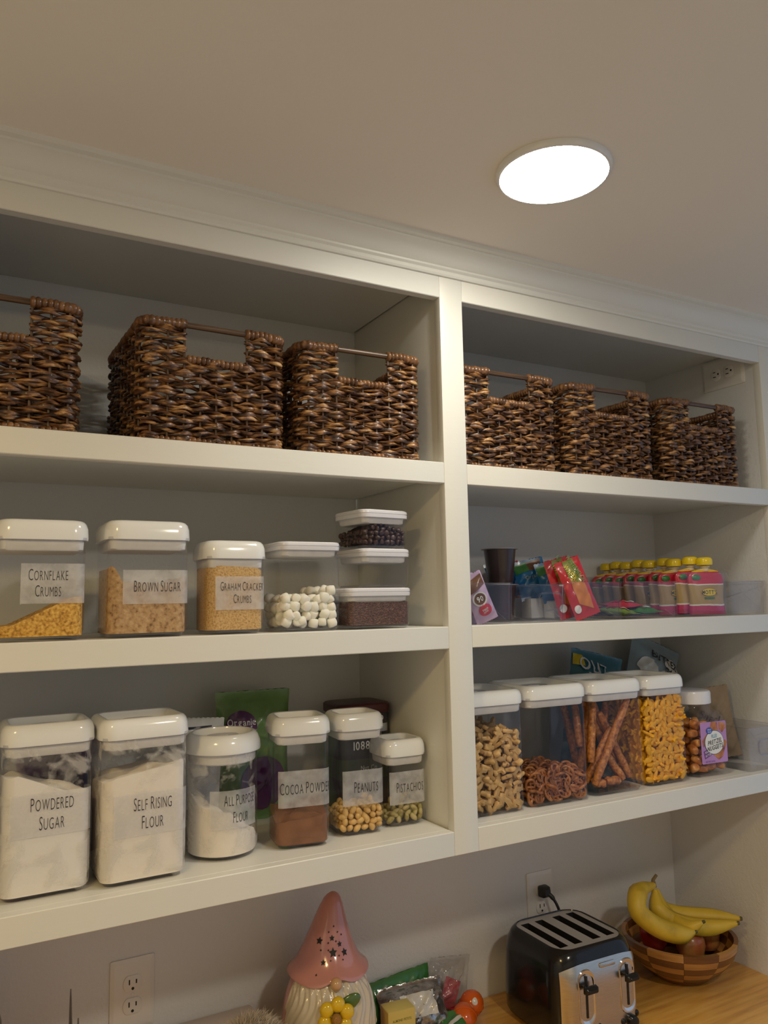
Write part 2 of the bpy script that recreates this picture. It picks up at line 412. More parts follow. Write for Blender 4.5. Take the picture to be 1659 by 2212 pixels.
def basket_meshes(seed):
    """list of (part name, mesh) for one woven basket; local origin: front bottom centre, front wall at y=0"""
    rnd = random.Random(seed); parts = []
    ins = .009
    w, d, rc = BW - 2 * ins, BD - 2 * ins, .018
    def P(s):                                        # point + outward normal on the rounded rectangle, s=0 at middle of the front, going right
        L1 = w - 2 * rc; L2 = d - 2 * rc; A = PI * rc / 2; s = s % (2 * (L1 + L2) + 4 * A)
        segs = [('l', L1 / 2, (0, 0), (1, 0), (0, -1)), ('a', A, (w / 2 - rc, rc), -PI / 2), ('l', L2, (w / 2, rc), (0, 1), (1, 0)), ('a', A, (w / 2 - rc, d - rc), 0),
                ('l', L1, (w / 2 - rc, d), (-1, 0), (0, 1)), ('a', A, (-w / 2 + rc, d - rc), PI / 2), ('l', L2, (-w / 2, d - rc), (0, -1), (-1, 0)), ('a', A, (-w / 2 + rc, rc), PI), ('l', L1 / 2, (-w / 2 + rc, 0), (1, 0), (0, -1))]
        for g in segs:
            if s <= g[1] + 1e-9:
                if g[0] == 'l': return Vector((g[2][0] + g[3][0] * s, g[2][1] + g[3][1] * s, 0)), Vector((*g[4], 0))
                a = g[3] + s / rc; n = Vector((math.cos(a), math.sin(a), 0))
                return Vector((*g[2], 0)) + n * rc, n
            s -= g[1]
        return Vector((0, 0, 0)), Vector((0, -1, 0))
    LEN = 2 * (w - 2 * rc + d - 2 * rc) + 2 * PI * rc
    NS = 2 * round(LEN / .0265 / 2); p = LEN / NS
    OFF = Vector((0, ins, 0))
    rows = 18; top = BH - .014; pitch = (top - .006) / rows
    def strand(s0, s1, z, ph, closed, hh):
        n = max(8, int((s1 - s0) / (p / 5))); rings = []; w1, w2 = rnd.random() * 6, rnd.random() * 6
        for i in range(n if closed else n + 1):
            s = s0 + (s1 - s0) * i / n
            c = math.cos(PI * s / p + ph)
            pt, nm = P(s)
            off = .0046 * c + .0010 * math.sin(s * 90 + w1) + .0006 * math.sin(s * 233 + w2)
            dz = .0013 * math.sin(s * 60 + w2) + .0014 * math.sin(s * 171 + w1) + .0010 * math.sin(s * 23 + w1 * 2) + hh * .0008 * c
            rz = .0024 + .0014 * max(0, c) + .0007 * math.sin(s * 47 + w2); rx = .0036
            if not closed and i in (0, n): rz *= .35; rx *= .35
            q = pt + nm * off + OFF
            rings.append([(q.x + nm.x * rx * math.cos(a), q.y + nm.y * rx * math.cos(a), z + dz + rz * math.sin(a)) for a in (0, PI / 3, 2 * PI / 3, PI, 4 * PI / 3, 5 * PI / 3)])
        if closed: rings.append(rings[0])
        return MB().loft(rings, not closed, not closed)
    half = NOTCH_W / 2
    for k in range(rows):
        z = .006 + (k + .5) * pitch; ph = PI * (k % 2)
        for hh in (-1, 1):
            zz = z + hh * pitch * .24
            if z < NOTCH_Z - .004: parts.append(('strand', strand(0, LEN, zz, ph, True, hh).mesh('strand', M['wicker'], 60)))
            else:
                parts.append(('strand', strand(half, LEN / 2 - half, zz, ph, False, hh).mesh('strand', M['wicker'], 60)))
                parts.append(('strand', strand(LEN / 2 + half, LEN - half, zz, ph, False, hh).mesh('strand', M['wicker'], 60)))
    for i in range(NS):
        s = i * p; pt, nm = P(s); q = pt + OFF
        sm = min(s, LEN - s); sb = abs(s - LEN / 2)
        zt = NOTCH_Z - .004 if (sm < half or sb < half) else top
        parts.append(('stake', MB().tube([(q.x, q.y, .004), (q.x + nm.x * .0012, q.y + nm.y * .0012, zt / 2), (q.x, q.y, zt)], .0021, 5).mesh('stake', M['stake'])))
    def wrap(path_fn, length, z, r0, wob=.0080):
        n = int(length / (wob / 6)); path = []; rad = []
        for i in range(n + 1):
            s = length * i / n; pt = path_fn(s)
            path.append((pt.x, pt.y, z + .0008 * math.sin(s * 70))); rad.append(r0 + .0026 * abs(math.sin(PI * s / wob)) ** .7 + .0006 * math.sin(s * 240))
        rad[0] *= .7; rad[-1] *= .7
        return MB().tube(path, rad, 8)
    Lu = LEN / 2 - 2 * half
    parts.append(('rim', wrap(lambda s: P(half + s)[0] + OFF, Lu, BH - .0085, .0066).mesh('rim', M['wicker_dk'], 70)))
    parts.append(('rim', wrap(lambda s: P(LEN / 2 + half + s)[0] + OFF, Lu, BH - .0085, .0066).mesh('rim', M['wicker_dk'], 70)))
    for c in (0, LEN / 2):
        parts.append(('notch_rim', wrap(lambda s: P(c - half + s)[0] + OFF, 2 * half, NOTCH_Z - .003, .0050).mesh('notch_rim', M['wicker_dk'], 70)))
        a, b = P(c - half - .012)[0] + OFF, P(c + half + .012)[0] + OFF
        parts.append(('handle_rod', MB().tube([(lerp(a.x, b.x, t), a.y, BH - .0085) for t in (0, .25, .5, .75, 1)], .0050, 10).mesh('handle_rod', M['rod'])))
    parts.append(('base', MB().loft([[(x, y + d / 2 + ins, z) for x, y in rr(w - .004, d - .004, rc, 4)] for z in (.001, .006)]).mesh('base', M['stake'])))
    parts.append(('base_braid', wrap(lambda s: P(s)[0] + OFF, LEN, .0052, .0034, .0085).mesh('base_braid', M['wicker_dk'], 70)))
    return parts

BKT = [basket_meshes(3), basket_meshes(8)]
def basket(label, x, y, rot, var):
    t = thing('wicker_basket', label, 'basket', (x, y, S1T), rot, 'woven baskets on the top shelf')
    for n, me in BKT[var]: link(n, me, t)
basket('dark woven basket at the far left of the top shelf, cut by the frame edge', -.765, .016, 0, 1)
basket('large dark brown woven basket, second from the left on the top shelf', -.431, .014, math.radians(1), 0)
basket('brown woven basket standing against the middle partition on the top shelf', -.157, .016, math.radians(-1), 1)
basket('golden brown woven basket just right of the middle post', .178, .016, 0, 0)
basket('woven basket in the middle of the right top bay', .464, .018, math.radians(-1), 1)
basket('darkest woven basket below the sideways outlet, at the right wall', .764, .018, 0, 0)
tag(MB().bevbox(-.63, -.55, .300, .350, S1T, S1T + .10, .004).build('storage_bin', M['clear2']), 'low smoky clear bin in the gap between the two leftmost baskets', 'bin')

# ------------------------------------------------------------------ storage containers
def latch(parent, r, z):
    MB().tube([(r * math.cos(a) * 1.25, r * math.sin(a) * .8, z + .003) for a in [2 * PI * k / 20 for k in range(20)]], .0028, 8, closed=True).build('latch_ring', M['edge'], parent)
    MB().bevbox(-r * .55, r * .55, -r * .18, r * .18, z, z + .005, .0015).build('latch', M['white2'], parent)

def flat_label(t, bw, bd, r, lw, lh, lx, lz, lines, size, dx=0.0):
    """film sticker that follows the front face and wraps round the corner radius r"""
    L = bw / 2 - r
    def f(u, v, e):
        x = lx + u; k = abs(x) - L; sg = 1 if x > 0 else -1
        if k <= 0: return (x, -bd / 2 - e, v)
        a = k / r
        return (sg * (L + (r + e) * math.sin(a)), -bd / 2 + r - (r + e) * math.cos(a), v)
    lab = MB().grid(lambda u, v: f((u - .5) * lw, lz + (v - .5) * lh, .0006), 30, 3).build('label_sticker', M['film'], t, 60)
    mb = MB(); n = len(lines); step = size * 1.62
    for i, s in enumerate(lines):
        v0 = lz + (n - 1) / 2 * step - i * step - size / 2
        text(mb, s, size, lambda u, v: f(dx + u, v0 + v, .0011), xs=.41, gap=.19)
    mb.build('lettering', M['ink'], lab, 0)

def flip_jar(label, cx, cy, z, w, d, h, rot=0.0, lab=None, lid_h=.030, body='clear', seal_h=.016, group='white-lidded airtight containers'):
    t = thing('food_container', label, 'container', (cx, cy, z), rot, group)
    bw, bd, r = w - .009, d - .009, .015
    top = h - lid_h + .004
    MB().loft([[(x, y, zz) for x, y in rr(bw - 2 * i, bd - 2 * i, r, 6)] for zz, i in ((0, .008), (.0015, .0065), (.006, .0045), (.010, .001), (.016, 0), (top, 0))], cap1=False).build('body', M[body], t)
    MB().loft([[(x, y, zz) for x, y in rr(bw - .010 - 2 * i, bd - .010 - 2 * i, r, 6)] for zz, i in ((.0035, .001), (.0065, 0))]).build('base', M['edge'], t)
    MB().loft([[(x, y, zz) for x, y in rr(bw + .001 + 2 * i, bd + .001 + 2 * i, r, 6)] for zz, i in ((top - .006, 0), (top - .004, .0012), (top, .0015))], cap0=False, cap1=False).build('body_rim', M['edge'], t)
    zb = h - lid_h
    MB().loft([[(x, y, zz) for x, y in rr(w - 2 * i, d - 2 * i, max(.006, .024 - i * .6), 6)] for zz, i in
               ((zb, .006), (zb, .0005), (zb + .003, 0), (zb + lid_h * .58, .0008), (zb + lid_h * .82, .0030), (h - .0016, .0062), (h, .0100), (h - .0010, .0140), (h - .010, .0175), (h - .013, .022))]).build('lid', M['white'], t)
    lid = t.children[-1]
    latch(lid, min(w, d) * .16, h - .013)
    MB().loft([[(x, y, zz) for x, y in rr(bw - .005 - 2 * i, bd - .005 - 2 * i, r - .003, 6)] for zz, i in ((zb - seal_h, .0025), (zb - seal_h + .002, .0008), (zb - .004, 0), (zb + .001, 0))]).build('seal', M['milky'], t)
    if lab: flat_label(t, bw, bd, r, *lab)
    return t

def heap(name, label, cat, mat, cx, cy, z, w, d, rot, zf, r=.018, rough=.0):
    """loose fill inside a container; zf(x,y) = surface height above the shelf"""
    base = rr(w, d, r, 8); K = 9; rings = [[(x, y, .0068) for x, y in base]]
    for zfac in (.33, .66): rings.append([(x, y, lerp(.0068, zf(x, y), zfac)) for x, y in base])
    rnd = random.Random(len(name) + int(cx * 1000))
    for k in range(K, 0, -1):
        q = k / K
        rings.append([(x * q, y * q, zf(x * q, y * q) + rnd.uniform(-rough, rough)) for x, y in base])
    rings.append([(x * .02, y * .02, zf(0, 0)) for x, y in base])
    o = MB().loft(rings).build(name, mat, None, 60)
    o.location = (cx, cy, z); o.rotation_euler = (0, 0, rot)
    return tag(o, label, cat, None, 'stuff')

def wav(x, y, a, f=60, p=0.0): return a * (math.sin(x * f + p) * math.cos(y * f * .8 + p) + .5 * math.sin((x + y) * f * 2.1 + p))

M['sugar'] = pm('powdered_sugar', (.84, .80, .74), .9, bump=.35, bscale=60)
M['flour'] = pm('flour', (.86, .79, .69), .95, bump=.3, bscale=70)
M['cocoa'] = pm('cocoa_powder', (.26, .115, .055), .9, var=.25, vscale=40, bump=.5, bscale=150)
M['cornflake'] = pm('cornflake_crumbs', (.62, .34, .07), .8, ramp=[(.3, (.28, .12, .015)), (.46, (.62, .32, .035)), (.7, (.86, .54, .12))], vscale=230, bump=1, bscale=240)
M['bsugar'] = pm('brown_sugar', (.50, .31, .15), .85, ramp=[(.28, (.17, .085, .03)), (.42, (.44, .26, .11)), (.7, (.60, .40, .21))], vscale=150, bump=.9, bscale=170)
M['graham'] = pm('graham_crumbs', (.62, .40, .16), .85, ramp=[(.3, (.40, .22, .07)), (.5, (.62, .39, .15)), (.75, (.72, .50, .24))], vscale=320, bump=.8, bscale=320)
M['sprinkle'] = pm('chocolate_sprinkles', (.10, .04, .025), .4, ramp=[(.35, (.035, .013, .008)), (.55, (.11, .045, .028)), (.75, (.26, .13, .09))], vscale=300, stretch=(1, 1, 2), bump=1, bscale=300)

# lower shelf, left bay
C1 = flip_jar('tall container of powdered sugar at the left end of the lower shelf', -.668, .100, S3T, .130, .118, .243, 0, (.112, .060, .006, .116, ['Powdered', 'Sugar'], .0165), body='smear_w')
heap('powdered_sugar', 'white powdered sugar filling the leftmost tall container', 'sugar', M['sugar'], -.668, .100, S3T, .1165, .1045, 0, lambda x, y: .150 - .28 * x - .1 * y + wav(x, y, .006))
C2 = flip_jar('tall container of self rising flour, second on the lower shelf', -.533, .090, S3T, .136, .122, .241, math.radians(1), (.114, .062, .010, .100, ['Self Rising', 'Flour'], .0165), body='smear_w')
heap('self_rising_flour', 'white flour filling the second tall container', 'flour', M['flour'], -.533, .090, S3T, .1225, .1085, math.radians(1), lambda x, y: .156 + .15 * x - .1 * y + wav(x, y, .005, 70, 1))

def round_jar():
    cx, cy, h = -.388, .118, .197; rb, rl = .0585, .0645
    t = thing('round_container', 'round container of all purpose flour on the lower shelf', 'container', (cx, cy, S3T), 0)
    top = h - .026
    MB().lathe([(rb - .008, 0), (rb - .006, .003), (rb - .001, .010), (rb, .016), (rb, top)], 56, cap1=False).build('body', M['smear_w'], t)
    MB().lathe([(rb - .007, .0035), (rb - .006, .0065)], 40).build('base', M['edge'], t)
    zb = h - .030
    lid = MB().lathe([(rl - .006, zb), (rl - .0005, zb), (rl, zb + .003), (rl - .001, zb + .014), (rl - .005, zb + .024), (rl - .009, h - .0015), (rl - .013, h), (rl - .0160, h - .001), (rl - .019, h - .010), (rl - .022, h - .012)], 56).build('lid', M['white'], t)
    latch(lid, .021, h - .012)
    MB().lathe([(rb - .005, zb - .018), (rb - .003, zb - .016), (rb - .0025, zb)], 48).build('seal', M['milky'], t)
    R = rb + .0006; lw, lh, lz, a0 = .088, .060, .080, math.radians(-90 + 6)
    f = lambda u, v, e=0: ((R + e) * math.cos(a0 + u / R), (R + e) * math.sin(a0 + u / R), lz + v)
    lab = MB().grid(lambda u, v: f((u - .5) * lw, (v - .5) * lh), 24, 2).build('label_sticker', M['film'], t, 60)
    mb = MB()
    text(mb, 'All Purpose', .0150, lambda u, v: f(u + .008, v + .006, .0005), xs=.40, gap=.17)
    text(mb, 'Flour', .0150, lambda u, v: f(u + .008, v - .021, .0005), xs=.40, gap=.17)
    mb.build('lettering', M['ink'], lab, 0)
    ri = rb - .003
    rings = [[(ri * q * math.cos(2 * PI * i / 40), ri * q * math.sin(2 * PI * i / 40), .007 if z0 else .062 - .62 * ri * q * math.cos(2 * PI * i / 40) + wav(ri * q * math.cos(2 * PI * i / 40), ri * q * math.sin(2 * PI * i / 40), .006, 90)) for i in range(40)] for q, z0 in ((1, 1), (1, 0), (.75, 0), (.5, 0), (.25, 0), (.02, 0))]
    o = MB().loft(rings).build('all_purpose_flour', M['flour'], None, 60); o.location = (cx, cy, S3T)
    tag(o, 'flour sloping to one side in the round container', 'flour', None, 'stuff')
round_jar()
r4, r5, r6 = map(math.radians, (-10, -6, -3))
C4 = flip_jar('square container of brown cocoa powder on the lower shelf', -.257, .102, S3T, .103, .100, .216, r4, (.096, .060, .004, .098, ['Cocoa Powder'], .0165, .000))
heap('cocoa_powder', 'brown cocoa powder in the square container', 'cocoa', M['cocoa'], -.257, .102, S3T, .0895, .0865, r4, lambda x, y: .054 + .10 * x + .10 * y + wav(x, y, .006, 75, 2), rough=.001)
C5 = flip_jar('square container of peanuts on the lower shelf', -.1415, .114, S3T, .096, .096, .211, r5, (.086, .060, .006, .082, ['Peanuts'], .0165, .001))
C6 = flip_jar('short square container of pistachios beside the middle partition', -.0475, .118, S3T, .090, .092, .155, r6, (.082, .058, .005, .069, ['Pistachios'], .0155, .000))

# middle shelf, left bay
E1 = flip_jar('container with cornflake crumbs at the left end of the middle shelf', -.686, .083, S2T, .130, .120, .177, 0, (.090, .058, .016, .083, ['Cornflake', 'Crumbs'], .0145, -.008))
heap('cornflake_crumbs', 'golden cornflake crumbs banked up to the right', 'crumbs', M['cornflake'], -.686, .083, S2T, .1165, .1065, 0, lambda x, y: .030 + .026 / (1 + math.exp(-(x - .01) * 90)) + .008 * math.sin(x * 30), rough=.0008)
E2 = flip_jar('container of lumpy brown sugar on the middle shelf', -.533, .085, S2T, .132, .125, .180, 0, (.104, .052, .012, .077, ['Brown Sugar'], .0150))
heap('brown_sugar', 'lumpy brown sugar with a hole near the right corner', 'sugar', M['bsugar'], -.533, .085, S2T, .1185, .1115, 0, lambda x, y: .070 + .040 * math.exp(-((x + .055) / .014) ** 2) + .02 * math.exp(-((x - .055) / .02) ** 2) + wav(x, y, .003, 80), rough=.0012)
E3 = flip_jar('smaller container full of graham cracker crumbs on the middle shelf', -.392, .073, S2T, .107, .100, .152, 0, (.090, .054, .008, .066, ['Graham Cracker', 'Crumbs'], .0125))
heap('graham_crumbs', 'fine tan graham cracker crumbs nearly filling the container', 'crumbs', M['graham'], -.392, .073, S2T, .0935, .0865, 0, lambda x, y: .112 - 3.2 * x * x - .05 * x, rough=.0005)

def pop_box(name, label, cx, cy, z, w, d, h, rot=0.0, group=None):
    t = thing(name, label, 'container', (cx, cy, z), rot, group)
    bw, bd, r = w - .010, d - .010, .012; zb = h - .014
    MB().loft([[(x, y, zz) for x, y in rr(bw - 2 * i, bd - 2 * i, r, 6)] for zz, i in ((0, .006), (.002, .003), (.006, .0008), (.010, 0), (zb + .003, -.0015))], cap1=False).build('body', M['clear'], t)
    MB().loft([[(x, y, zz) for x, y in rr(bw - .006 - 2 * i, bd - .006 - 2 * i, r, 6)] for zz, i in ((.003, .001), (.0055, 0))]).build('base', M['edge'], t)
    lid = MB().loft([[(x, y, zz) for x, y in rr(w - 2 * i, d - 2 * i, r + .004, 6)] for zz, i in ((zb, .005), (zb, .0025), (zb + .006, .0022), (zb + .0065, .0032), (zb + .0072, .0032), (zb + .0078, .0022), (h - .002, .0025), (h, .0045))]).build('lid', M['white2'], t)
    MB().loft([[(x, y, zz) for x, y in rr(w - 2 * i, d - 2 * i, r + .004, 6)] for zz, i in ((zb - .0005, .0012), (zb + .001, 0), (zb + .010, 0), (zb + .011, .001))], cap0=False, cap1=False).build('lid_rim', M['clear'], lid)
    MB().loft([[(x, y, zz) for x, y in rr(bw - .007 - 2 * i, bd - .007 - 2 * i, r, 6)] for zz, i in ((zb - .011, .003), (zb - .009, .001), (zb, 0))]).build('seal', M['milky'], t)
    return t
pop_box('food_container', 'clear square container of mini marshmallows with flat white lid', -.262, .074, S2T, .120, .110, .152)
pop_box('low_container', 'wide low container of chocolate sprinkles, bottom of the stack', -.1275, .074, S2T, .137, .110, .0722, 0, 'stacked low containers')
heap('chocolate_sprinkles', 'dark chocolate sprinkles filling the bottom stacked container', 'sprinkles', M['sprinkle'], -.1275, .074, S2T, .122, .095, 0, lambda x, y: .047 + wav(x, y, .0008), r=.010, rough=.0006)
rE6, rE7 = math.radians(4), math.radians(7)
pop_box('low_container', 'empty low clear container in the middle of the stack', -.112, .082, S2T + .0724, .112, .110, .0710, rE6, 'stacked low containers')
pop_box('low_container', 'low container of chocolate chips on top of the stack', -.114, .081, S2T + .1436, .112, .108, .0705, rE7, 'stacked low containers')

# lower shelf, right bay
rD = math.radians(-3)
D1 = flip_jar('tall container of animal shaped crackers beside the middle post', .130, .118, S3T, .152, .160, .234, rD, lid_h=.028)
D2 = flip_jar('tall container partly filled with pretzel twists', .2895, .117, S3T, .158, .165, .236, rD, lid_h=.028)
D3 = flip_jar('tall container with long pretzel rods leaning inside', .452, .115, S3T, .154, .160, .236, rD, lid_h=.028)
D4 = flip_jar('tall container packed with orange fish crackers', .600, .110, S3T, .130, .150, .236, rD, lid_h=.028)

# ------------------------------------------------------------------ countable food pieces
def slab(pts, t, mid=.72):
    """small biscuit: outline in XY, thickness t, rounded over"""
    cx = sum(p[0] for p in pts) / len(pts); cy = sum(p[1] for p in pts) / len(pts)
    sc = lambda q, z: [(cx + (x - cx) * q, cy + (y - cy) * q, z) for x, y in pts]
    return MB().loft([sc(mid, -t / 2), sc(.97, -t / 4), sc(1, 0), sc(.97, t / 4), sc(mid, t / 2)])

def scatter(name, label, cat, group, meshes, at, w, d, zf, sp, half, front=2, left=1, right=1, flat=0.0, top=True, seed=1, most=300, spz=None, jit=.12):
    """single pieces packed against the walls and over the top of a fill; AT = (cx, cy, z, rot) of the container"""
    cx, cy, z0, rot = at; rnd = random.Random(seed); out = []
    nx = max(2, int((w - 2 * half) / sp) + 1); ny = max(2, int((d - 2 * half) / sp) + 1); spz = spz or sp * .8
    ca, sa = math.cos(rot), math.sin(rot); spots = []
    for k in range(60):
        for j in range(ny):
            for i in range(nx):
                sh = .5 * (k % 2)
                x = -w / 2 + half + (w - 2 * half) * min(1, (i + sh * .6) / (nx - 1)) + rnd.uniform(-jit, jit) * sp
                y = -d / 2 + half + (d - 2 * half) * j / (ny - 1) + rnd.uniform(-jit, jit) * sp
                x = max(-w / 2 + half, min(w / 2 - half, x)); y = max(-d / 2 + half, min(d / 2 - half, y))
                z = .0075 + half * .8 + k * spz + rnd.uniform(-.2, .2) * spz
                zt = zf(x, y)
                if z > zt - half * .3: continue
                if j < front or i < left or i >= nx - right or (top and z + spz > zt - half * .3): spots.append((j, x, y, z))
    spots.sort(key=lambda q: q[0]); spots = spots[:most]
    for j, x, y, z in spots:
        me = rnd.choice(meshes)
        o = link(name, me)
        o.location = (cx + ca * x - sa * y, cy + sa * x + ca * y, z0 + z)
        if rnd.random() < flat: e = Euler((PI / 2 + rnd.uniform(-.5, .5), rnd.uniform(-PI, PI), rot + rnd.uniform(-.4, .4)), 'YXZ')
        elif flat > 0: e = Euler((rnd.uniform(-.7, .7), rnd.uniform(-.7, .7), rnd.uniform(-PI, PI)))
        else: e = Euler((rnd.uniform(-PI, PI), rnd.uniform(-PI, PI), rnd.uniform(-PI, PI)))
        o.rotation_euler = e; o.scale = [rnd.uniform(.88, 1.1)] * 3
        tag(o, label, cat, group); out.append(o)
    return out

M['fish'] = pm('orange_fish_cracker', (.95, .47, .012), .55, var=.25, vscale=60, bump=.3, bscale=300)
M['animal'] = pm('tan_animal_cracker', (.74, .46, .17), .6, var=.35, vscale=50, bump=.4, bscale=250)
M['pretzel'] = pm('brown_pretzel', (.22, .085, .028), .3, ramp=[(.35, (.14, .038, .006)), (.6, (.38, .125, .022)), (.8, (.60, .27, .07))], vscale=40, coat=.3)
M['prod'] = pm('salted_pretzel_rod', (.30, .13, .045), .4, ramp=[(.30, (.19, .050, .008)), (.52, (.44, .15, .024)), (.68, (.56, .23, .045)), (.74, (.78, .62, .42))], vscale=150, bump=.5, bscale=200)
M['nugget'] = pm('pretzel_nugget', (.38, .16, .05), .35, ramp=[(.3, (.17, .042, .006)), (.5, (.48, .155, .022)), (.75, (.70, .34, .08))], vscale=55, bump=.4, bscale=120, coat=.25)
M['marsh'] = pm('marshmallow', (.90, .87, .76), .7, sss=.3)
M['choc'] = pm('chocolate_chip', (.055, .022, .014), .42, var=.3, vscale=60)
M['peanut'] = pm('peanut', (.80, .50, .16), .5, var=.3, vscale=70, bump=.3, bscale=200)
M['pist'] = pm('pistachio', (.42, .31, .12), .55, ramp=[(.3, (.20, .12, .05)), (.5, (.42, .36, .12)), (.7, (.58, .44, .22))], vscale=60)
for k in ('fish', 'animal', 'marsh', 'choc', 'peanut', 'pist', 'nugget', 'pretzel'):
    M[k + '_core'] = M[k]

fo = [(.0105 * math.cos(a), .0058 * math.sin(a)) for a in [math.radians(v) for v in (-150, -115, -80, -45, -15, 15, 45, 80, 115, 150)]]
fish_pts = [(-.0145, -.0062)] + fo + [(-.0145, .0062), (-.0122, 0)]
fish_pts = fish_pts[:1] + fo + fish_pts[-2:]
ME_FISH = [slab([(x * 1.05, y * 1.12) for x, y in fish_pts], .0062, .8).mesh('fish_cracker', M['fish'], 70)]
bear = [(.000, -.013), (.006, -.012), (.007, -.007), (.006, -.002), (.011, .001), (.010, .005), (.005, .004), (.005, .008), (.003, .012), (-.003, .012), (-.005, .008), (-.005, .004), (-.010, .005), (-.011, .001), (-.006, -.002), (-.007, -.007), (-.006, -.012)]
dino = [(-.015, -.009), (-.010, -.010), (-.009, -.004), (.004, -.004), (.005, -.010), (.010, -.010), (.011, -.001), (.016, .006), (.015, .010), (.010, .009), (.006, .005), (-.004, .007), (-.012, .003), (-.017, .004), (-.015, -.001)]
ME_ANIM = [slab(bear, .0075, .88).mesh('animal_cracker', M['animal'], 70), slab(dino, .0075, .88).mesh('animal_cracker', M['animal'], 70)]
def pretzel_mesh():
    mb = MB(); pts = []
    for i in range(28):
        t = 2 * PI * i / 28
        pts.append((.0138 * math.sin(t), .0118 * math.cos(t) - .0050 * math.exp(-(math.sin(t) / .35) ** 2) * (math.cos(t) > 0), .0008 * math.cos(2 * t)))
    mb.tube(pts, .0030, 7, closed=True)
    for sx in (-1, 1):
        mb.tube([(sx * .0006, .0066, .001), (sx * .0050, .0010, .002 * sx), (-sx * .0010, -.0040, .001), (-sx * .0080, -.0092, 0)], .0028, 7)
    return mb.mesh('pretzel_twist', M['pretzel'], 70)
ME_PRET = [pretzel_mesh()]
ME_MARSH = [MB().lathe([(.0062, -.0075), (.0082, -.0062), (.0088, 0), (.0082, .0062), (.0062, .0075)], 12).mesh('marshmallow', M['marsh'], 60)]
ME_CHOC = [MB().lathe([(.0040, -.0036), (.0056, -.0024), (.0050, 0), (.0030, .0028), (.0008, .0055)], 10).mesh('chocolate_chip', M['choc'], 70)]
ME_PEA = [MB().lathe([(.001, -.0082), (.0040, -.0062), (.0055, -.001), (.0050, .0040), (.0025, .0070), (.0006, .0078)], 10).mesh('peanut', M['peanut'], 70)]
ME_PIS = [MB().ball((0, 0, 0), (.0092, .0052, .0048), 10, 6).mesh('pistachio', M['pist'], 70)]
ME_NUG = [MB().loft([[(x, y, z) for x, y in rr(.018 * q, .017 * q, .006, 3)] for z, q in ((-.013, .62), (-.0125, .82), (-.006, 1), (.006, .98), (.0125, .8), (.013, .6))]).mesh('pretzel_nugget', M['nugget'], 60)]

zfish = lambda x, y: .187 + .004 * math.sin(x * 60)
scatter('fish_cracker', 'orange fish shaped cracker packed in the tall container', 'cracker', 'orange fish crackers', ME_FISH, (.600, .110, S3T, rD), .117, .137, zfish, .0160, .0085, front=1, left=1, right=0, flat=.82, seed=4, spz=.0100)
heap('fish_cracker_fill', 'deeper orange fish crackers filling the tall container', 'crackers', M['fish'], .600, .118, S3T, .096, .108, rD, lambda x, y: zfish(x, y) - .010, rough=.003)
zan = lambda x, y: .150 + .014 * math.sin(x * 40 + .6) + .05 * y
scatter('animal_cracker', 'tan animal shaped cracker piled in the container by the post', 'cracker', 'animal crackers', ME_ANIM, (.130, .118, S3T, rD), .139, .147, zan, .0205, .0105, front=2, left=0, right=1, flat=.65, seed=9, spz=.0125)
heap('animal_cracker_fill', 'deeper animal crackers filling the container by the post', 'crackers', M['animal'], .130, .135, S3T, .105, .090, rD, lambda x, y: zan(x, y) - .018, rough=.003)
zpr = lambda x, y: .064 + .004 * math.sin(x * 70 + 1)
scatter('pretzel_twist', 'small brown pretzel twist at the bottom of the container', 'pretzel', 'pretzel twists', ME_PRET, (.2895, .117, S3T, rD), .145, .152, zpr, .0185, .0135, front=2, left=1, right=1, flat=.75, seed=2, spz=.0115)
heap('pretzel_fill', 'deeper pretzel twists at the bottom of the container', 'pretzels', M['pretzel'], .2895, .134, S3T, .108, .096, rD, lambda x, y: zpr(x, y) - .018, rough=.004)

def rods():
    W, H, Dp = .132, .192, .136; ca, sa = math.cos(rD), math.sin(rD)
    L = [(.07, .045, .06, .88, .93, .10), (.05, .05, .24, .60, .62, .20), (.05, .28, .10, .33, .90, .30), (.06, .10, .40, .40, .95, .42), (.95, .05, .22, .50, .78, .36),
         (.86, .05, .38, .30, .92, .52), (.72, .05, .12, .42, .42, .26), (.05, .42, .34, .20, .88, .60), (.94, .05, .52, .62, .90, .66), (.60, .05, .50, .86, .86, .60),
         (.25, .05, .62, .12, .90, .80), (.42, .05, .72, .72, .88, .88), (.30, .07, .05, .62, .055, .10), (.10, .06, .16, .28, .05, .03)]
    for u0, v0, y0, u1, v1, y1 in L:
        a = Vector(((u0 - .5) * W, (y0 - .5) * Dp, .012 + v0 * H)); b = Vector(((u1 - .5) * W, (y1 - .5) * Dp, .012 + v1 * H))
        n = 9; path = [a.lerp(b, i / n) + Vector((0, 0, .0015 * math.sin(i * 1.3))) for i in range(n + 1)]
        rad = [.0062] + [.0084 + .0004 * math.sin(i * 2.1) for i in range(n - 1)] + [.0060]
        o = MB().tube([p - a for p in path], rad, 10).build('pretzel_rod', M['prod'], None, 60)
        o.location = (.452 + ca * a.x - sa * a.y, .115 + sa * a.x + ca * a.y, S3T + a.z); o.rotation_euler = (0, 0, rD)
        tag(o, 'salted pretzel rod leaning in the tall container', 'pretzel', 'pretzel rods')
rods()

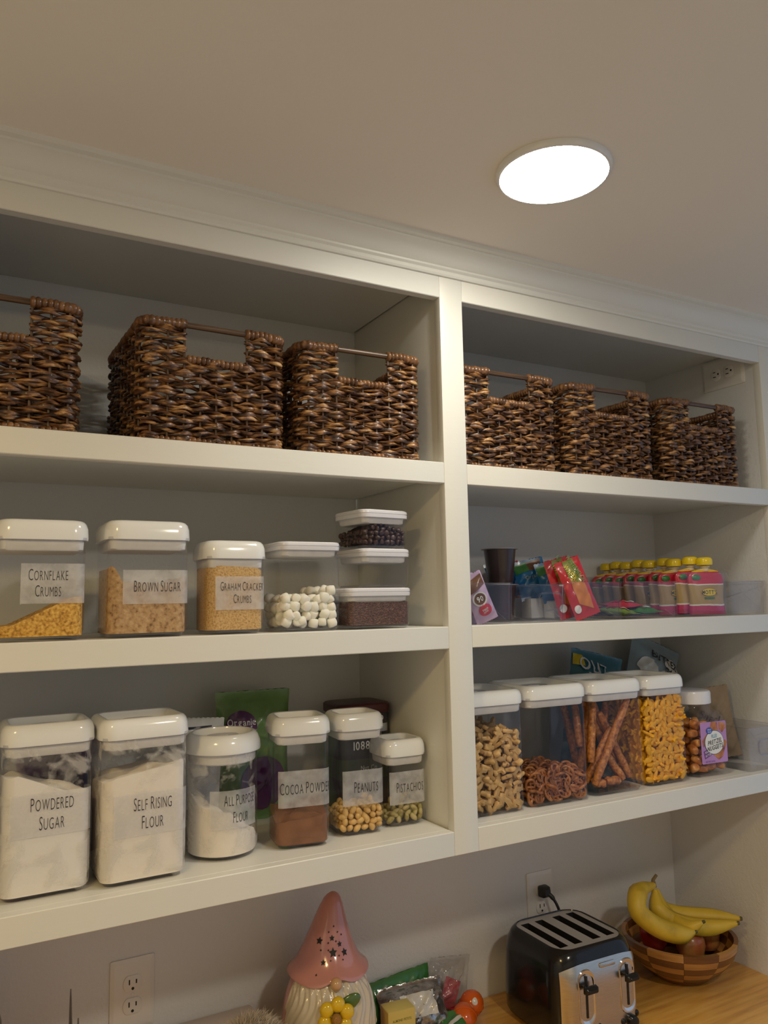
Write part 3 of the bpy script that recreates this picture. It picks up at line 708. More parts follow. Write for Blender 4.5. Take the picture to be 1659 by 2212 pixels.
zm = lambda x, y: .062 + .22 * max(0, x - .005) * 2.2 + .02 * (y + .05)
scatter('marshmallow', 'mini white marshmallow in the square container', 'marshmallow', 'mini marshmallows', ME_MARSH, (-.262, .074, S2T, 0), .104, .094, zm, .0168, .0095, front=2, left=1, right=1, seed=5, spz=.0132, jit=.34)
zc = lambda x, y: .038 + .012 * math.cos(x * 45) * (1 if x > -.02 else .6)
scatter('chocolate_chip', 'dark chocolate chip in the top container of the stack', 'chocolate chip', 'chocolate chips', ME_CHOC, (-.114, .081, S2T + .1436, rE7), .096, .092, zc, .0108, .0062, front=2, left=1, right=1, top=False, seed=6, spz=.0082)
heap('chocolate_chip_fill', 'deeper chocolate chips in the top container of the stack', 'chocolate chips', M['choc'], -.114, .086, S2T + .1436, .070, .062, rE7, lambda x, y: zc(x, y) - .003, r=.01, rough=.002)
zp = lambda x, y: .047 + .12 * x
scatter('peanut', 'shelled roasted peanut in the square container', 'peanut', 'shelled peanuts', ME_PEA, (-.1415, .114, S3T, r5), .083, .083, zp, .0118, .0070, front=2, left=2, right=1, seed=7, spz=.0092)
zpi = lambda x, y: .034 + .005 * math.sin(x * 60)
scatter('pistachio', 'greenish shelled pistachio in the short container', 'pistachio', 'shelled pistachios', ME_PIS, (-.0475, .118, S3T, r6), .077, .079, zpi, .0150, .0076, front=2, left=1, right=1, seed=8, spz=.0078)

# ------------------------------------------------------------------ nugget jar with printed label
def nugget_jar():
    cx, cy, w, h, rot = .7385, .094, .112, .190, math.radians(-4)
    t = thing('snack_jar', 'clear square jar of pretzel nuggets with lilac label', 'jar', (cx, cy, S3T), rot)
    MB().loft([[(x, y, z) for x, y in rr(w - 2 * i, w - 2 * i, r, 8)] for z, i, r in ((0, .010, .02), (.002, .006, .02), (.006, .002, .022), (.014, 0, .022), (.128, 0, .022), (.138, .003, .026), (.146, .010, .036), (.151, .012, .042), (.157, .0125, .0432), (.172, .0125, .0432))], cap1=False).build('body', M['clear'], t)
    lid = MB().lathe([(.0455, .160), (.0465, .161), (.0465, .184), (.0445, .1885), (.040, .190), (.0005, .1895)], 56).build('lid', M['white2'], t)
    fy = -w / 2; lw, lh, lx, lz = .080, .092, .008, .076
    P = lambda x, z, e=0: (lx + x, fy - .0006 - e, lz + z)
    lab = MB().loft([[P(x, z, e) for x, z in reversed(rr(lw, lh, .003, 3))] for e in (0, .0006)]).build('label_sticker', pm('lilac_print', (.52, .27, .60), .35, var=.15, vscale=15), t)
    def disc(name, x, z, rx, rz, e, mat): return MB().loft([[P(x + rx * math.cos(-a), z + rz * math.sin(-a), q) for a in [2 * PI * k / 36 for k in range(36)]] for q in (e, e + .0002)]).build(name, mat, lab, 0)
    navy = pm('navy_print', (.02, .05, .16), .4); blue = pm('blue_print', (.02, .08, .42), .4); lblue = pm('light_blue_print', (.10, .36, .50), .4); pur = pm('purple_print', (.16, .03, .22), .4)
    nug = M['nugget']
    for pts in ([(-.006, .046), (.012, .044), (.013, .026), (-.002, .022), (-.010, .034)], [(.018, .044), (.036, .040), (.038, .030), (.026, .020), (.017, .028)], [(-.036, .006), (-.022, .020), (-.018, -.002), (-.034, -.008)], [(.004, -.012), (.034, .004), (.039, -.002), (.024, -.034), (.012, -.040), (-.008, -.024)]):
        MB().loft([[P(x, z, e) for x, z in pts] for e in (.0007, .0010)]).build('printed_nugget', nug, lab, 0)
    disc('badge_ring', 0, 0, .0300, .0270, .0011, navy); disc('badge', 0, 0, .0288, .0258, .0014, M['whiteprint']); disc('brand_spot', -.014, .027, .0095, .0072, .0017, blue)
    def line(s, size, x, z, mat, style='bold', xs=.6, skew=0.0, rise=1.0, tilt=.14):
        mb = MB(); text(mb, s, size, lambda u, v: P(x + u, z + v + u * tilt, .0020), xs=xs, style=style, rise=rise, skew=skew); mb.build('lettering', mat, lab, 0)
    line('Filled', .0078, .000, .0105, lblue, xs=.5, tilt=.06)
    line('Pretzel', .0098, .001, -.0030, M['ink'], xs=.72, skew=.12)
    line('Nuggets', .0098, .001, -.0155, M['ink'], xs=.72, skew=.12)
    line('Great', .0035, -.014, .0275, M['whiteprint'], xs=.7, tilt=0); line('Value', .0035, -.014, .0225, M['whiteprint'], xs=.7, tilt=0)
    MB().loft([[P(x, z, e) for x, z in [(-.034, -.018), (-.012, -.012), (-.011, -.028), (-.031, -.035)]] for e in (.0007, .0010)]).build('flavour_patch', pur, lab, 0)
    line('Peanut', .0052, -.0225, -.0215, M['whiteprint'], xs=.6, tilt=.25); line('Butter', .0052, -.0215, -.0290, M['whiteprint'], xs=.6, tilt=.25)
    line('NET WT 24 OZ', .0035, -.016, -.0430, pur, xs=.75, tilt=0)
    zn = lambda x, y: .120 - .2 * x
    scatter('pretzel_nugget', 'brown pretzel nugget inside the clear jar', 'pretzel', 'pretzel nuggets', ME_NUG, (cx, cy, S3T, rot), .106, .106, zn, .0245, .0140, front=1, left=1, right=1, seed=12, spz=.0195)
    heap('pretzel_nugget_fill', 'deeper pretzel nuggets in the clear jar', 'pretzels', M['nugget'], cx + .002, cy + .006, S3T, .060, .060, rot, lambda x, y: .108, rough=.004)
nugget_jar()

# ------------------------------------------------------------------ clear bins
def bin_box(label, x0, x1, y0, y1, z, h, handle=False, rot=0.0, group='clear plastic bins'):
    w, d = x1 - x0, y1 - y0; th = .0024
    t = thing('storage_bin', label, 'bin', ((x0 + x1) / 2, (y0 + y1) / 2, z), rot, group)
    prof = [(0, .004), (.0012, .002), (.004, .001), (h - .004, -.0005), (h - .0038, -.0020), (h, -.0020)]
    outer = [[(x, y, zz) for x, y in rr(w - 2 * i - .004, d - 2 * i - .004, .006, 6)] for zz, i in prof]
    inner = [[(x, y, zz) for x, y in rr(w - 2 * (i + th) - .004, d - 2 * (i + th) - .004, .006, 5)] for zz, i in ((h, -.002), (h - .004, -.0005), (.004, .002), (.0032, .004))]
    MB().loft(outer + inner, True, True).build('body', M['clear2'], t)
    MB().loft([[(x, y, zz) for x, y in rr(w - 2 * i, d - 2 * i, .009, 5)] for zz, i in ((h - .0006, .0005), (h + .0002, .0012), (h + .0002, .0030), (h - .0006, .0036))], False, False).build('rim', M['edge'], t)
    if handle:
        hw, hh, zc = .030, .026, h * .56; pts = []
        for x, zz in rr(hw * 2, hh * 1.25, .011, 5): pts.append((x, -d / 2 - .006, zc + zz * (1.0 if zz > 0 else 1.1)))
        MB().tube(pts, .0020, 8, closed=True).build('handle_rim', M['edge'], t)
        MB().loft([[(x, -d / 2 + yy, zc + zz) for x, zz in rr(hw * 2, hh * 1.25, .011, 5)] for yy in (-.006, .001)], False, False).build('handle_grip', M['clear2'], t)
    return t
bin_box('clear bin of lilac snack bars beside the middle post', .0555, .1720, .022, .350, S2T, .080)
bin_box('clear bin with a D-shaped front handle holding pudding cups', .1990, .3010, .012, .350, S2T, .076, handle=True)
bin_box('clear bin with red wafer packs and blue snack packs', .3095, .4660, .020, .350, S2T, .081)
bin_box('clear bin with green fruit snack packets', .4740, .6370, .018, .350, S2T, .081)
bin_box('taller clear bin holding the row of yellow-capped pouches', .6475, .8060, .020, .360, S2T, .101)
bin_box('empty clear bin against the right wall, middle shelf', .8130, .9500, .018, .350, S2T, .081)
bin_box('clear bin with a kraft paper bag in the lower right corner', .8350, .9500, .016, .300, S3T, .100, handle=True)

# ------------------------------------------------------------------ soft packets
def puff(w, h, t, seed=1, wr=.0016, crimp=.010):
    rnd = random.Random(seed); a, b, c = rnd.random() * 6, rnd.random() * 6, rnd.random() * 6
    def f(x, z):
        u = min(1, abs(2 * x / w)); zz = min(z, h - z)
        k = max(0, min(1, (zz - crimp) / (.30 * h))); e = (1 - u ** 3) * math.sin(k * PI / 2) ** .8
        return t / 2 * e + wr * (math.sin(x * 190 + a) * math.sin(z * 150 + b) + .6 * math.sin((x - z) * 260 + c)) * min(1, e * 1.6 + .1) + .0007
    return f

def packet(name, label, cat, mat, w, h, t, loc, rot=(0, 0, 0), seed=1, group=None, prints=(), wr=.0016, crimp=.010, nu=20, nv=28, zig=True):
    """pillow packet standing in the XZ plane facing -y, base at origin; prints: (string|shape, ...)"""
    f = puff(w, h, t, seed, wr, crimp); mb = MB(); n = 2 * nu
    rings = []
    for j in range(nv + 1):
        z = h * j / nv; ring = []
        pinch = 1 - .09 * math.sin(PI * j / nv) * min(1, t / .05) + wr * 1.5 * math.sin(j * 1.7 + seed)
        zz = z + (.0014 * (1 if j == nv else -1) if zig and j in (0, nv) else 0)
        for i in range(nu): ring.append(((-w / 2 + w * i / nu) * pinch, -f(-w / 2 + w * i / nu, z), zz + (.0016 * (i % 2) if j in (0, nv) else 0)))
        for i in range(nu, 0, -1): ring.append(((-w / 2 + w * i / nu) * pinch, f(-w / 2 + w * i / nu, z), zz + (.0016 * (i % 2) if j in (0, nv) else 0)))
        rings.append(ring)
    t_ = thing(name, label, cat, loc, 0, group); t_.rotation_euler = rot
    body = MB().loft(rings).build('wrapper', mat, t_, 60)
    for p in prints:
        if p[0] == 'text':
            _, s, size, x, z, m, xs, ang, style = p; mb = MB(); ca, sa = math.cos(ang), math.sin(ang)
            def fn(u, v):
                X = x + ca * u - sa * v; Z = z + sa * u + ca * v
                return (X, -f(X, max(0, min(h, Z))) - .0018 - wr * .9, Z)
            text(mb, s, size, fn, xs=xs, style=style, rise=1.0, caps=False); mb.build('lettering', m, body, 0)
        elif p[0] == 'disc':
            _, x, z, rx, rz, m, e = p
            fn = lambda a, q: (x + rx * q * math.cos(a), -f(x + rx * q * math.cos(a), max(0, min(h, z + rz * q * math.sin(a)))) - e - wr * .7, z + rz * q * math.sin(a))
            MB().loft([[fn(2 * PI * k / 24, q) for k in range(24)] for q in (1, .75, .5, .25, .02)], False, False).build('printed_spot', m, body, 60)
        elif p[0] == 'band':
            _, z0, z1, m, x0, x1, sl = p
            MB().grid(lambda u, v: (lerp(x0, x1, u), -f(lerp(x0, x1, u), max(0, min(h, lerp(z0, z1, v) + sl * (u - .5)))) - .0004 - wr * .5, max(0, min(h, lerp(z0, z1, v) + sl * (u - .5)))), 10, 8).build('printed_band', m, body, 60)
    return t_

C = {}
for n, c in dict(lilac=(.58, .42, .62), red=(.50, .015, .025), blue=(.015, .17, .42), green=(.05, .22, .05), lime=(.25, .38, .06), olive=(.20, .22, .03), white=(.78, .78, .76), orange=(.62, .20, .03), brown=(.16, .07, .035),
                 magenta=(.35, .02, .12), yellow=(.75, .55, .02), tan=(.48, .33, .15), pinkred=(.60, .03, .07), navy=(.015, .02, .07), pale=(.30, .40, .47), sage=(.16, .30, .09), purple=(.10, .02, .12), teal=(.03, .17, .23), pink=(.62, .24, .30)).items():
    C[n] = pm('wrapper_' + n, c, .30, var=.18, vscale=25, coat=.4)
R = math.radians
# bin 1: lilac bars
for i, (x, y, a, b, sd) in enumerate(((.132, .058, -24, -14, 3), (.142, .098, -26, -20, 5), (.112, .150, -10, -25, 8))):
    packet('snack_bar', ['lilac snack bar with red spot, frontmost in the leftmost bin', 'lilac snack bar leaning behind the front one in the leftmost bin', 'lilac snack bar deepest in the leftmost bin'][i], 'snack bar', C['lilac'], .046, .100, .018, (x, y, S2T + .006), (R(b) * -1, R(a), R(-22)), sd, 'lilac snack bars',
           [('disc', -.001, .052, .0150, .0150, C['white'], .0006), ('disc', -.001, .052, .0118, .0118, C['brown'], .0009), ('text', '90', .0105, -.001, .047, M['whiteprint'], .8, 0, 'bold'),
            ('disc', .002, .026, .0135, .0135, C['pinkred'], .0006), ('text', 'FIBER', .0045, .002, .0265, M['whiteprint'], .8, .2, 'bold'), ('text', 'ONE', .0045, .002, .0205, M['whiteprint'], .8, .2, 'bold'), ('band', .070, .092, C['brown'], -.020, .020, .01)])
# bin 2: pudding cups, one standing on the other
M['pudding'] = pm('dark_chocolate_pudding_cup', (.035, .018, .018), .25, coat=.3)
for i, (z, lb) in enumerate(((S2T + .0036, 'lower dark pudding cup standing inside the handled bin'), (S2T + .0812, 'dark brown pudding cup standing up above the handled bin'))):
    t = thing('pudding_cup', lb, 'cup', (.247 + .002 * i, .165, z), 0, 'pudding cups')
    MB().lathe([(.022, 0), (.0255, .001), (.0275, .004), (.0300, .030), (.0345, .070), (.0350, .0745)], 40).build('cup', M['pudding'], t)
    MB().lathe([(.0350, .0745), (.0405, .0748), (.0408, .0762), (.0350, .0766), (.0005, .0768)], 40).build('foil_lid', pm('foil_lid', (.40, .36, .36), .35, metal=.6), t)
# bin 3: blue packs, red wafers
for i, (x, y, z, a) in enumerate(((.345, .255, .052, -14), (.372, .190, .050, -12), (.402, .150, .044, -10))):
    packet('snack_pack', ['blue snack pack at the back of the wafer bin', 'middle blue snack pack in the wafer bin', 'front blue snack pack against the red wafers'][i], 'packet', C['blue'], .078, .088, .026, (x, y, S2T + z), (R(-10), R(a), R(-20)), 20 + i, 'blue snack packs',
           [('band', .064, .086, C['brown'], -.004, .030, .004), ('band', .062, .084, C['green'], -.036, -.004, .004), ('text', 'Organic', .009, .0, .045, C['pale'], .8, .1, 'bold')])
    tag(MB().bevbox(x - .03, x + .03, y - .012, y + .022, S2T + .0036, S2T + z - .001, .002).build('snack_box', C['white']), ['plain white box under the rear blue snack pack', 'plain white box under the middle blue snack pack', 'plain white box under the front blue snack pack'][i], 'box', 'boxes under snack packs')
for i, (x, y, a, lb) in enumerate(((.350, .060, 19, 'frontmost red wafer pack leaning in its bin'), (.338, .095, 14, 'second red wafer pack leaning behind the front one'), (.335, .285, 8, 'rear red wafer pack standing at the back of its bin'), (.352, .320, 6, 'rearmost red wafer pack at the back wall'))):
    packet('wafer_pack', lb, 'packet', C['red'], .060, .128, .014, (x + .05, y, S2T + .008), (R(-4), -R(a), R(-18)), 30 + i, 'red wafer packs',
           [('band', .022, .080, C['orange'], -.012, .018, -.02), ('band', .076, .132, C['olive'], -.012, .014, .0), ('text', 'WAFER', .010, -.010, .100, C['yellow'], .7, -1.35, 'bold'), ('text', 'WATERMELON', .010, .006, .104, C['sage'], .6, -1.35, 'bold'), ('disc', -.018, .022, .008, .009, C['white'], .0008)])
# bin 4: flat fruit packets
for i, (x, y, z, a, cl) in enumerate(((.520, .080, .006, 15, 'lime'), (.575, .070, .007, -12, 'green'), (.545, .140, .006, 35, 'blue'), (.590, .150, .008, 5, 'lime'), (.550, .105, .020, -25, 'pinkred'))):
    packet('fruit_snack_packet', ['lime fruit snack packet near the front of its bin', 'green fruit snack packet at the front right of its bin', 'blue fruit snack packet lying deeper in the bin', 'lime fruit snack packet at the right, further back', 'red fruit snack packet on top of the green ones'][i], 'packet', C[cl], .062, .085, .014, (x, y - .03, S2T + z + .006), (R(-84), R(a) * .2, R(a) * .4), 40 + i, 'fruit snack packets',
           [('disc', -.012, .050, .010, .010, C['pinkred'], .0006), ('disc', .012, .030, .012, .009, C['white'], .0006), ('band', .055, .075, C['magenta'], -.002, .026, .01)], crimp=.007)
# tall bin: pouches
def pouch_meshes():
    w, h, t = .088, .108, .030; rings = []
    for k in range(19):
        v = k / 18; z = h * v
        hw = w / 2 * (1 if v < .80 else .24 + .76 * math.sqrt(max(0, 1 - ((v - .80) / .2) ** 2))); th = t / 2 * (.95 if v < .12 else lerp(1, .35, max(0, (v - .3) / .7)))
        hw *= .97 + .03 * math.cos(v * 9)
        rings.append([(hw * math.copysign(abs(math.cos(a)) ** .8, math.cos(a)), th * math.sin(a) * (1 - .0 * v), z) for a in [2 * PI * i / 28 for i in range(28)]])
    return MB().loft(rings)
M['pouch'] = banded('printed_pouch', 'Z', [(0, (.36, .015, .07)), (.012, (.50, .02, .11)), (.023, (.72, .68, .60)), (.027, (.42, .28, .10)), (.072, (.75, .70, .62)), (.075, (.55, .012, .035)), (.103, (.76, .50, .02)), (.108, (.7, .6, .4))], .28, dist=.006)
M['cap'] = pm('yellow_cap', (.80, .58, .01), .25, coat=.3)
M['spout'] = pm('pale_spout', (.70, .58, .35), .35)
ME_PB = pouch_meshes().mesh('pouch_body', M['pouch'], 70)
ME_SP = MB().lathe([(.0085, .102), (.0085, .110), (.0115, .1105), (.0115, .113), (.008, .114), (.008, .118)], 20).mesh('spout', M['spout'])
ME_CAP = MB().lathe([(.0155, .1155), (.0180, .1165), (.0186, .121), (.0184, .128), (.0165, .1325), (.0130, .1345), (.0005, .135)], 28).mesh('cap', M['cap'])
ME_OV = MB().loft([[(.0185 * q * math.cos(-a), -.0158 - e, .0520 + .0085 * q * math.sin(-a)) for a in [2 * PI * k / 24 for k in range(24)]] for q, e in ((1, 0), (.96, .0006))]).mesh('logo_oval', M['cap'], 0)
ME_LEAF = MB().loft([[(-.026 + .011 * q * math.cos(-a), -.0105 - e, .087 + .007 * q * math.sin(-a)) for a in [2 * PI * k / 16 for k in range(16)]] for q, e in ((1, -.002), (.7, .001))]).mesh('printed_leaf', C['green'], 60)
_mb = MB(); text(_mb, "MOTT'S", .0085, lambda u, v: (u, -.0168, .0478 + v), xs=.78, style='bold', rise=1.0); ME_LOGO = _mb.mesh('lettering', M['ink'], 0)
ME_TAG = MB().box(-.012, .012, -.0160, -.0152, .036, .0405).mesh('printed_tag', C['green'], 0)
pl = [(.768, .052), (.757, .084), (.738, .116), (.742, .148), (.736, .190), (.738, .226), (.736, .263), (.738, .300), (.736, .335)]
for i, (x, y) in enumerate(pl):
    ordn = ['frontmost', 'second', 'third', 'fourth', 'fifth', 'sixth', 'seventh', 'eighth', 'rearmost'][i]
    t = thing('fruit_pouch', ordn + ' fruit pouch with yellow cap in the tall bin' + (', counted from the front' if 0 < i < 8 else ''), 'pouch', (x, y, S2T + .0036 + (.003 if i % 2 else 0)), R(-24 if i != 1 else -16), 'fruit pouches in the tall bin')
    b = link('pouch_body', ME_PB, t); link('spout', ME_SP, t); link('cap', ME_CAP, t)
    ov = link('logo_oval', ME_OV, b); link('lettering', ME_LOGO, b); link('printed_leaf', ME_LEAF, b); link('printed_tag', ME_TAG, b)

# ------------------------------------------------------------------ bags and boxes behind the containers
packet('baking_bag', 'bright green bag with a purple organic badge behind the flour', 'bag', C['sage'], .150, .240, .060, (-.275, .275, S3T), (R(-2), 0, R(-4)), 50, None,
       [('disc', -.030, .180, .029, .027, C['purple'], .0010), ('text', 'Organic', .0125, -.030, .180, M['whiteprint'], .8, 0, 'bold'), ('disc', .012, .070, .045, .050, C['purple'], .0008)], wr=.003, crimp=.008)
packet('sugar_bag', 'dark purple sugar bag behind the powdered sugar container', 'bag', C['purple'], .120, .205, .050, (-.640, .235, S3T), (0, 0, 0), 51, None, [('text', 'SUGAR', .020, 0, .12, C['navy'], .8, 0, 'bold')], wr=.003)
packet('white_packet', 'white paper packet lying behind the round flour container', 'packet', C['white'], .085, .205, .030, (-.405, .225, S3T), (0, R(3), R(-8)), 52, None, [('band', .188, .192, C['navy'], -.036, .02, .004)], wr=.002)
t = thing('nut_canister', 'dark canister with maroon lid behind the peanut container', 'canister', (-.058, .265, S3T), R(-4))
MB().loft([[(x, y, z) for x, y in rr(.108, .100, .018, 6)] for z in (0, .195)]).build('body', banded('canister_print', 'Z', [(0, (.03, .02, .03)), (.06, (.05, .07, .03)), (.10, (.02, .018, .025)), (.150, (.35, .36, .40)), (.165, (.02, .018, .025)), (.2, (.02, .02, .03))], .4), t)
MB().loft([[(x, y, z) for x, y in rr(.116 - 2 * i, .108 - 2 * i, .020, 6)] for z, i in ((.187, .001), (.189, 0), (.203, 0), (.206, .003), (.207, .008))]).build('lid', pm('maroon_lid', (.06, .012, .016), .35), t)
mb = MB(); text(mb, '10886', .016, lambda u, v: (u - .005, -.0506, .118 + v), xs=.8, style='bold', rise=1.0); text(mb, 'Nut Co', .009, lambda u, v: (u + .005, -.0506, .078 + v), xs=.8, style='bold', caps=False); text(mb, 'COCO', .010, lambda u, v: (u + .02, -.0506, .172 + v), xs=.8, style='bold', rise=1.0)
mb.build('lettering', M['whiteprint'], t, 0)
packet('snack_bag', 'colourful popcorn bag lying behind the pretzel containers', 'bag', C['teal'], .165, .272, .090, (.562, .262, S3T + .004), (R(-3), R(13), R(-4)), 60, 'snack bags behind the containers',
       [('text', 'OUT', .030, -.030, .222, C['white'], .8, -.2, 'bold'), ('text', 'BELIEV', .030, -.005, .182, C['white'], .75, -.2, 'bold'), ('band', .160, .205, C['green'], -.02, .03, -.01), ('disc', -.045, .175, .014, .012, C['magenta'], .0007), ('band', .235, .262, C['yellow'], -.078, -.050, 0)], wr=.0035)
packet('snack_bag', 'pale blue popcorn bag tipped against the back wall', 'bag', C['pale'], .175, .300, .090, (.742, .285, S3T + .006), (R(-2), R(22), R(-3)), 61, 'snack bags behind the containers',
       [('disc', -.045, .225, .026, .024, C['white'], .0007), ('disc', .012, .210, .028, .020, C['white'], .0008), ('disc', .052, .200, .022, .024, C['tan'], .0007), ('disc', -.02, .180, .022, .020, C['tan'], .0008), ('disc', .035, .250, .026, .018, C['white'], .0007), ('text', 'BUTTER', .020, .010, .248, M['ink'], .8, -.15, 'bold'), ('text', 'GUAC', .018, .030, .215, M['ink'], .8, -.4, 'bold')], wr=.0035)
M['kraft'] = pm('kraft_paper', (.33, .25, .17), .7, var=.2, vscale=20, bump=.3, bscale=60)
packet('paper_bag', 'brown kraft paper bag slumped in the lower right bin', 'bag', M['kraft'], .105, .175, .040, (.905, .150, S3T + .006), (R(6), R(-10), R(-40)), 62, None, [('text', 'Snack', .02, -.01, .10, C['brown'], .8, -.5, 'thin')], wr=.004)

# ------------------------------------------------------------------ countertop things
def PX(px, py, y):
    """point on the plane y=const that the photograph shows at pixel (px, py)"""
    w = fwd + r2 * ((px - 829.5) / F_PX) - u2 * ((py - 1106) / F_PX)
    t = (y - CAM_LOC[1]) / w.y
    return Vector(CAM_LOC) + w * t

def toaster():
    X, Y, W, Dp, H = .4215, .197, .226, .220, .184
    t = thing('toaster', 'black four-slot toaster with brushed steel front', 'toaster', (X, Y, Z_CT), R(-2))
    r = .045
    body_prof = ((.006, .010), (.009, .004), (.016, .001), (.05, 0), (.135, .002), (.160, .006), (.174, .011), (.181, .016), (H, .020))
    MB().loft([[(x, y, z) for x, y in rr(W - 2 * i, Dp - 2 * i, r, 10)] for z, i in body_prof] + [[(x, y, z) for x, y in rr(W - 2 * i, Dp - 2 * i, r - .01, 10)] for z, i in ((H, .0225), (H - .003, .0235))], cap1=False).build('housing', M['black'], t)
    for sx in (-1, 1):
        for sy in (-1, 1): MB().lathe([(.010, 0), (.010, .009)], 14, M=TR(sx * .075, sy * .072, 0)).build('foot', M['blackm'], t)
    tw, td = W - .047, Dp - .047; zt = H - .002
    # tray with four real slots
    xs = [-tw / 2]; slots = (-.064, -.025, .025, .064); sw, y0, y1 = .0110, -td / 2 + .018, td / 2 - .018
    hx, hy = tw / 2 - .008, td / 2 - .008
    mb = MB()
    outer = rr(tw, td, r - .016, 6); inner = []
    for x, y in outer:
        q = min(hx / max(abs(x), 1e-6), hy / max(abs(y), 1e-6)); inner.append((max(-hx, min(hx, x)), max(-hy, min(hy, y))))
    mb.loft([[(x, y, zt) for x, y in outer], [(x, y, zt) for x, y in inner]], False, False)
    gx = sorted([-hx, hx] + [s + e * sw for s in slots for e in (-1, 1)]); gy = [-hy, y0, y1, hy]
    for i in range(len(gx) - 1):
        for j in range(3):
            mid = (gx[i] + gx[i + 1]) / 2
            if j == 1 and any(abs(mid - s) < sw for s in slots): continue
            mb.add([(gx[i], gy[j], zt), (gx[i + 1], gy[j], zt), (gx[i + 1], gy[j + 1], zt), (gx[i], gy[j + 1], zt)], [(0, 1, 2, 3)])
    tray = mb.build('tray', M['traysteel'], t, 0)
    for s in slots:
        mb = MB(); z0 = zt - .09
        mb.add([(s - sw, y0, zt), (s + sw, y0, zt), (s + sw, y1, zt), (s - sw, y1, zt), (s - sw, y0, z0), (s + sw, y0, z0), (s + sw, y1, z0), (s - sw, y1, z0)], [(0, 1, 5, 4), (1, 2, 6, 5), (2, 3, 7, 6), (3, 0, 4, 7), (4, 5, 6, 7)])
        so = mb.build('slot', M['blackm'], t, 0)
        for k in range(4):
            yy = lerp(y0 + .02, y1 - .02, k / 3)
            MB().tube([(s + sw - .001, yy, zt - .012), (s + sw - .0035, yy, zt - .03), (s + sw - .001, yy, zt - .085)], .0009, 5).build('guide_wire', M['chrome'], so)
    yf = lambda x, i=0: -(Dp / 2 - i) if abs(x) < W / 2 - r else -(Dp / 2 - i - r) - math.sqrt(max(0, r * r - (abs(x) - (W / 2 - r)) ** 2))
    pw = .101
    def front(x, z, e): return (x, yf(x) - e + (.006 * max(0, (z - .10) / .07) ** 2), z)
    def pan(u, v):
        x = lerp(-pw, pw, u); z = lerp(.008, .160 - .012 * (2 * u - 1) ** 6, v); ed = min(u, 1 - u, v, 1 - v)
        return front(x, z, .0035 * min(1, ed * 14))
    MB().grid(pan, 48, 24).build('front_panel', M['steel'], t, 60)
    for cx in (-.048, .063):
        n = 28; out = rr(.042, .108, .019, 6)
        well = MB().loft([[front(cx + x * q, .096 + z * q, e) for x, z in reversed(out)] for q, e in ((1.0, .0036), (.97, .0058), (.86, .0052), (.80, .0030), (.5, .0028), (.03, .0028))], False, False).build('lever_well', M['chrome'], t, 50)
        MB().box(cx - .0022, cx + .0022, yf(cx) - .0050, yf(cx) - .0030, .058, .138).build('lever_slot', M['dark'], well, 0)
        lev = MB().loft([[(cx + x, yf(cx) + yy, .117 + z) for x, z in reversed(rr(w, h, .003, 3))] for yy, w, h in ((-.004, .010, .006), (-.012, .012, .008), (-.014, .034, .014), (-.022, .032, .012), (-.027, .022, .006))]).build('lever', M['black'], well, 40)
    MB().loft([[front(.012 + x, .149 + z, e) for x, z in reversed(rr(w, h, .003, 3))] for w, h, e in ((.042, .009, .003), (.042, .009, .0050), (.040, .007, .0055))]).build('name_badge', M['steel'], t, 40)
    for cx in (-.045, .060):
        MB().lathe([(.0125, 0), (.0125, .006), (.0110, .012), (.008, .013)], 24, M=TR(cx + .008, yf(cx) - .003, .026) @ RX(PI / 2)).build('dial', M['black'], t)
        for dx, dz in ((-.014, .002), (.028, .008)):
            MB().ball((cx + dx, yf(cx + dx) - .004, .026 + dz), (.0055, .004, .0065), 14, 8).build('button', M['black'], t)
    # plug and cord
    c = thing('power_plug', 'black plug and cord running from outlet to toaster', 'plug', (.4880, DEP - .0085, -.6745))
    MB().loft([[(x, -yy, z) for x, z in rr(w, h, .004, 3)] for yy, w, h in ((0, .022, .024), (.004, .026, .026), (.018, .024, .024), (.024, .016, .016))]).build('plug_body', M['blackm'], c)
    pts = []
    for k in range(26):
        q = k / 25
        pts.append((lerp(.004, .012, min(1, q * 3)) + .010 * math.sin(q * 3), -.020 - .020 * math.sin(min(1, q * 2.2) * PI / 2) + .017 * max(0, q - .5) * 2, -.004 - .19 * q ** 1.5))
    MB().tube(pts, [.0055 if k < 4 else .0036 for k in range(26)], 10).build('cord', M['blackm'], c)
toaster()

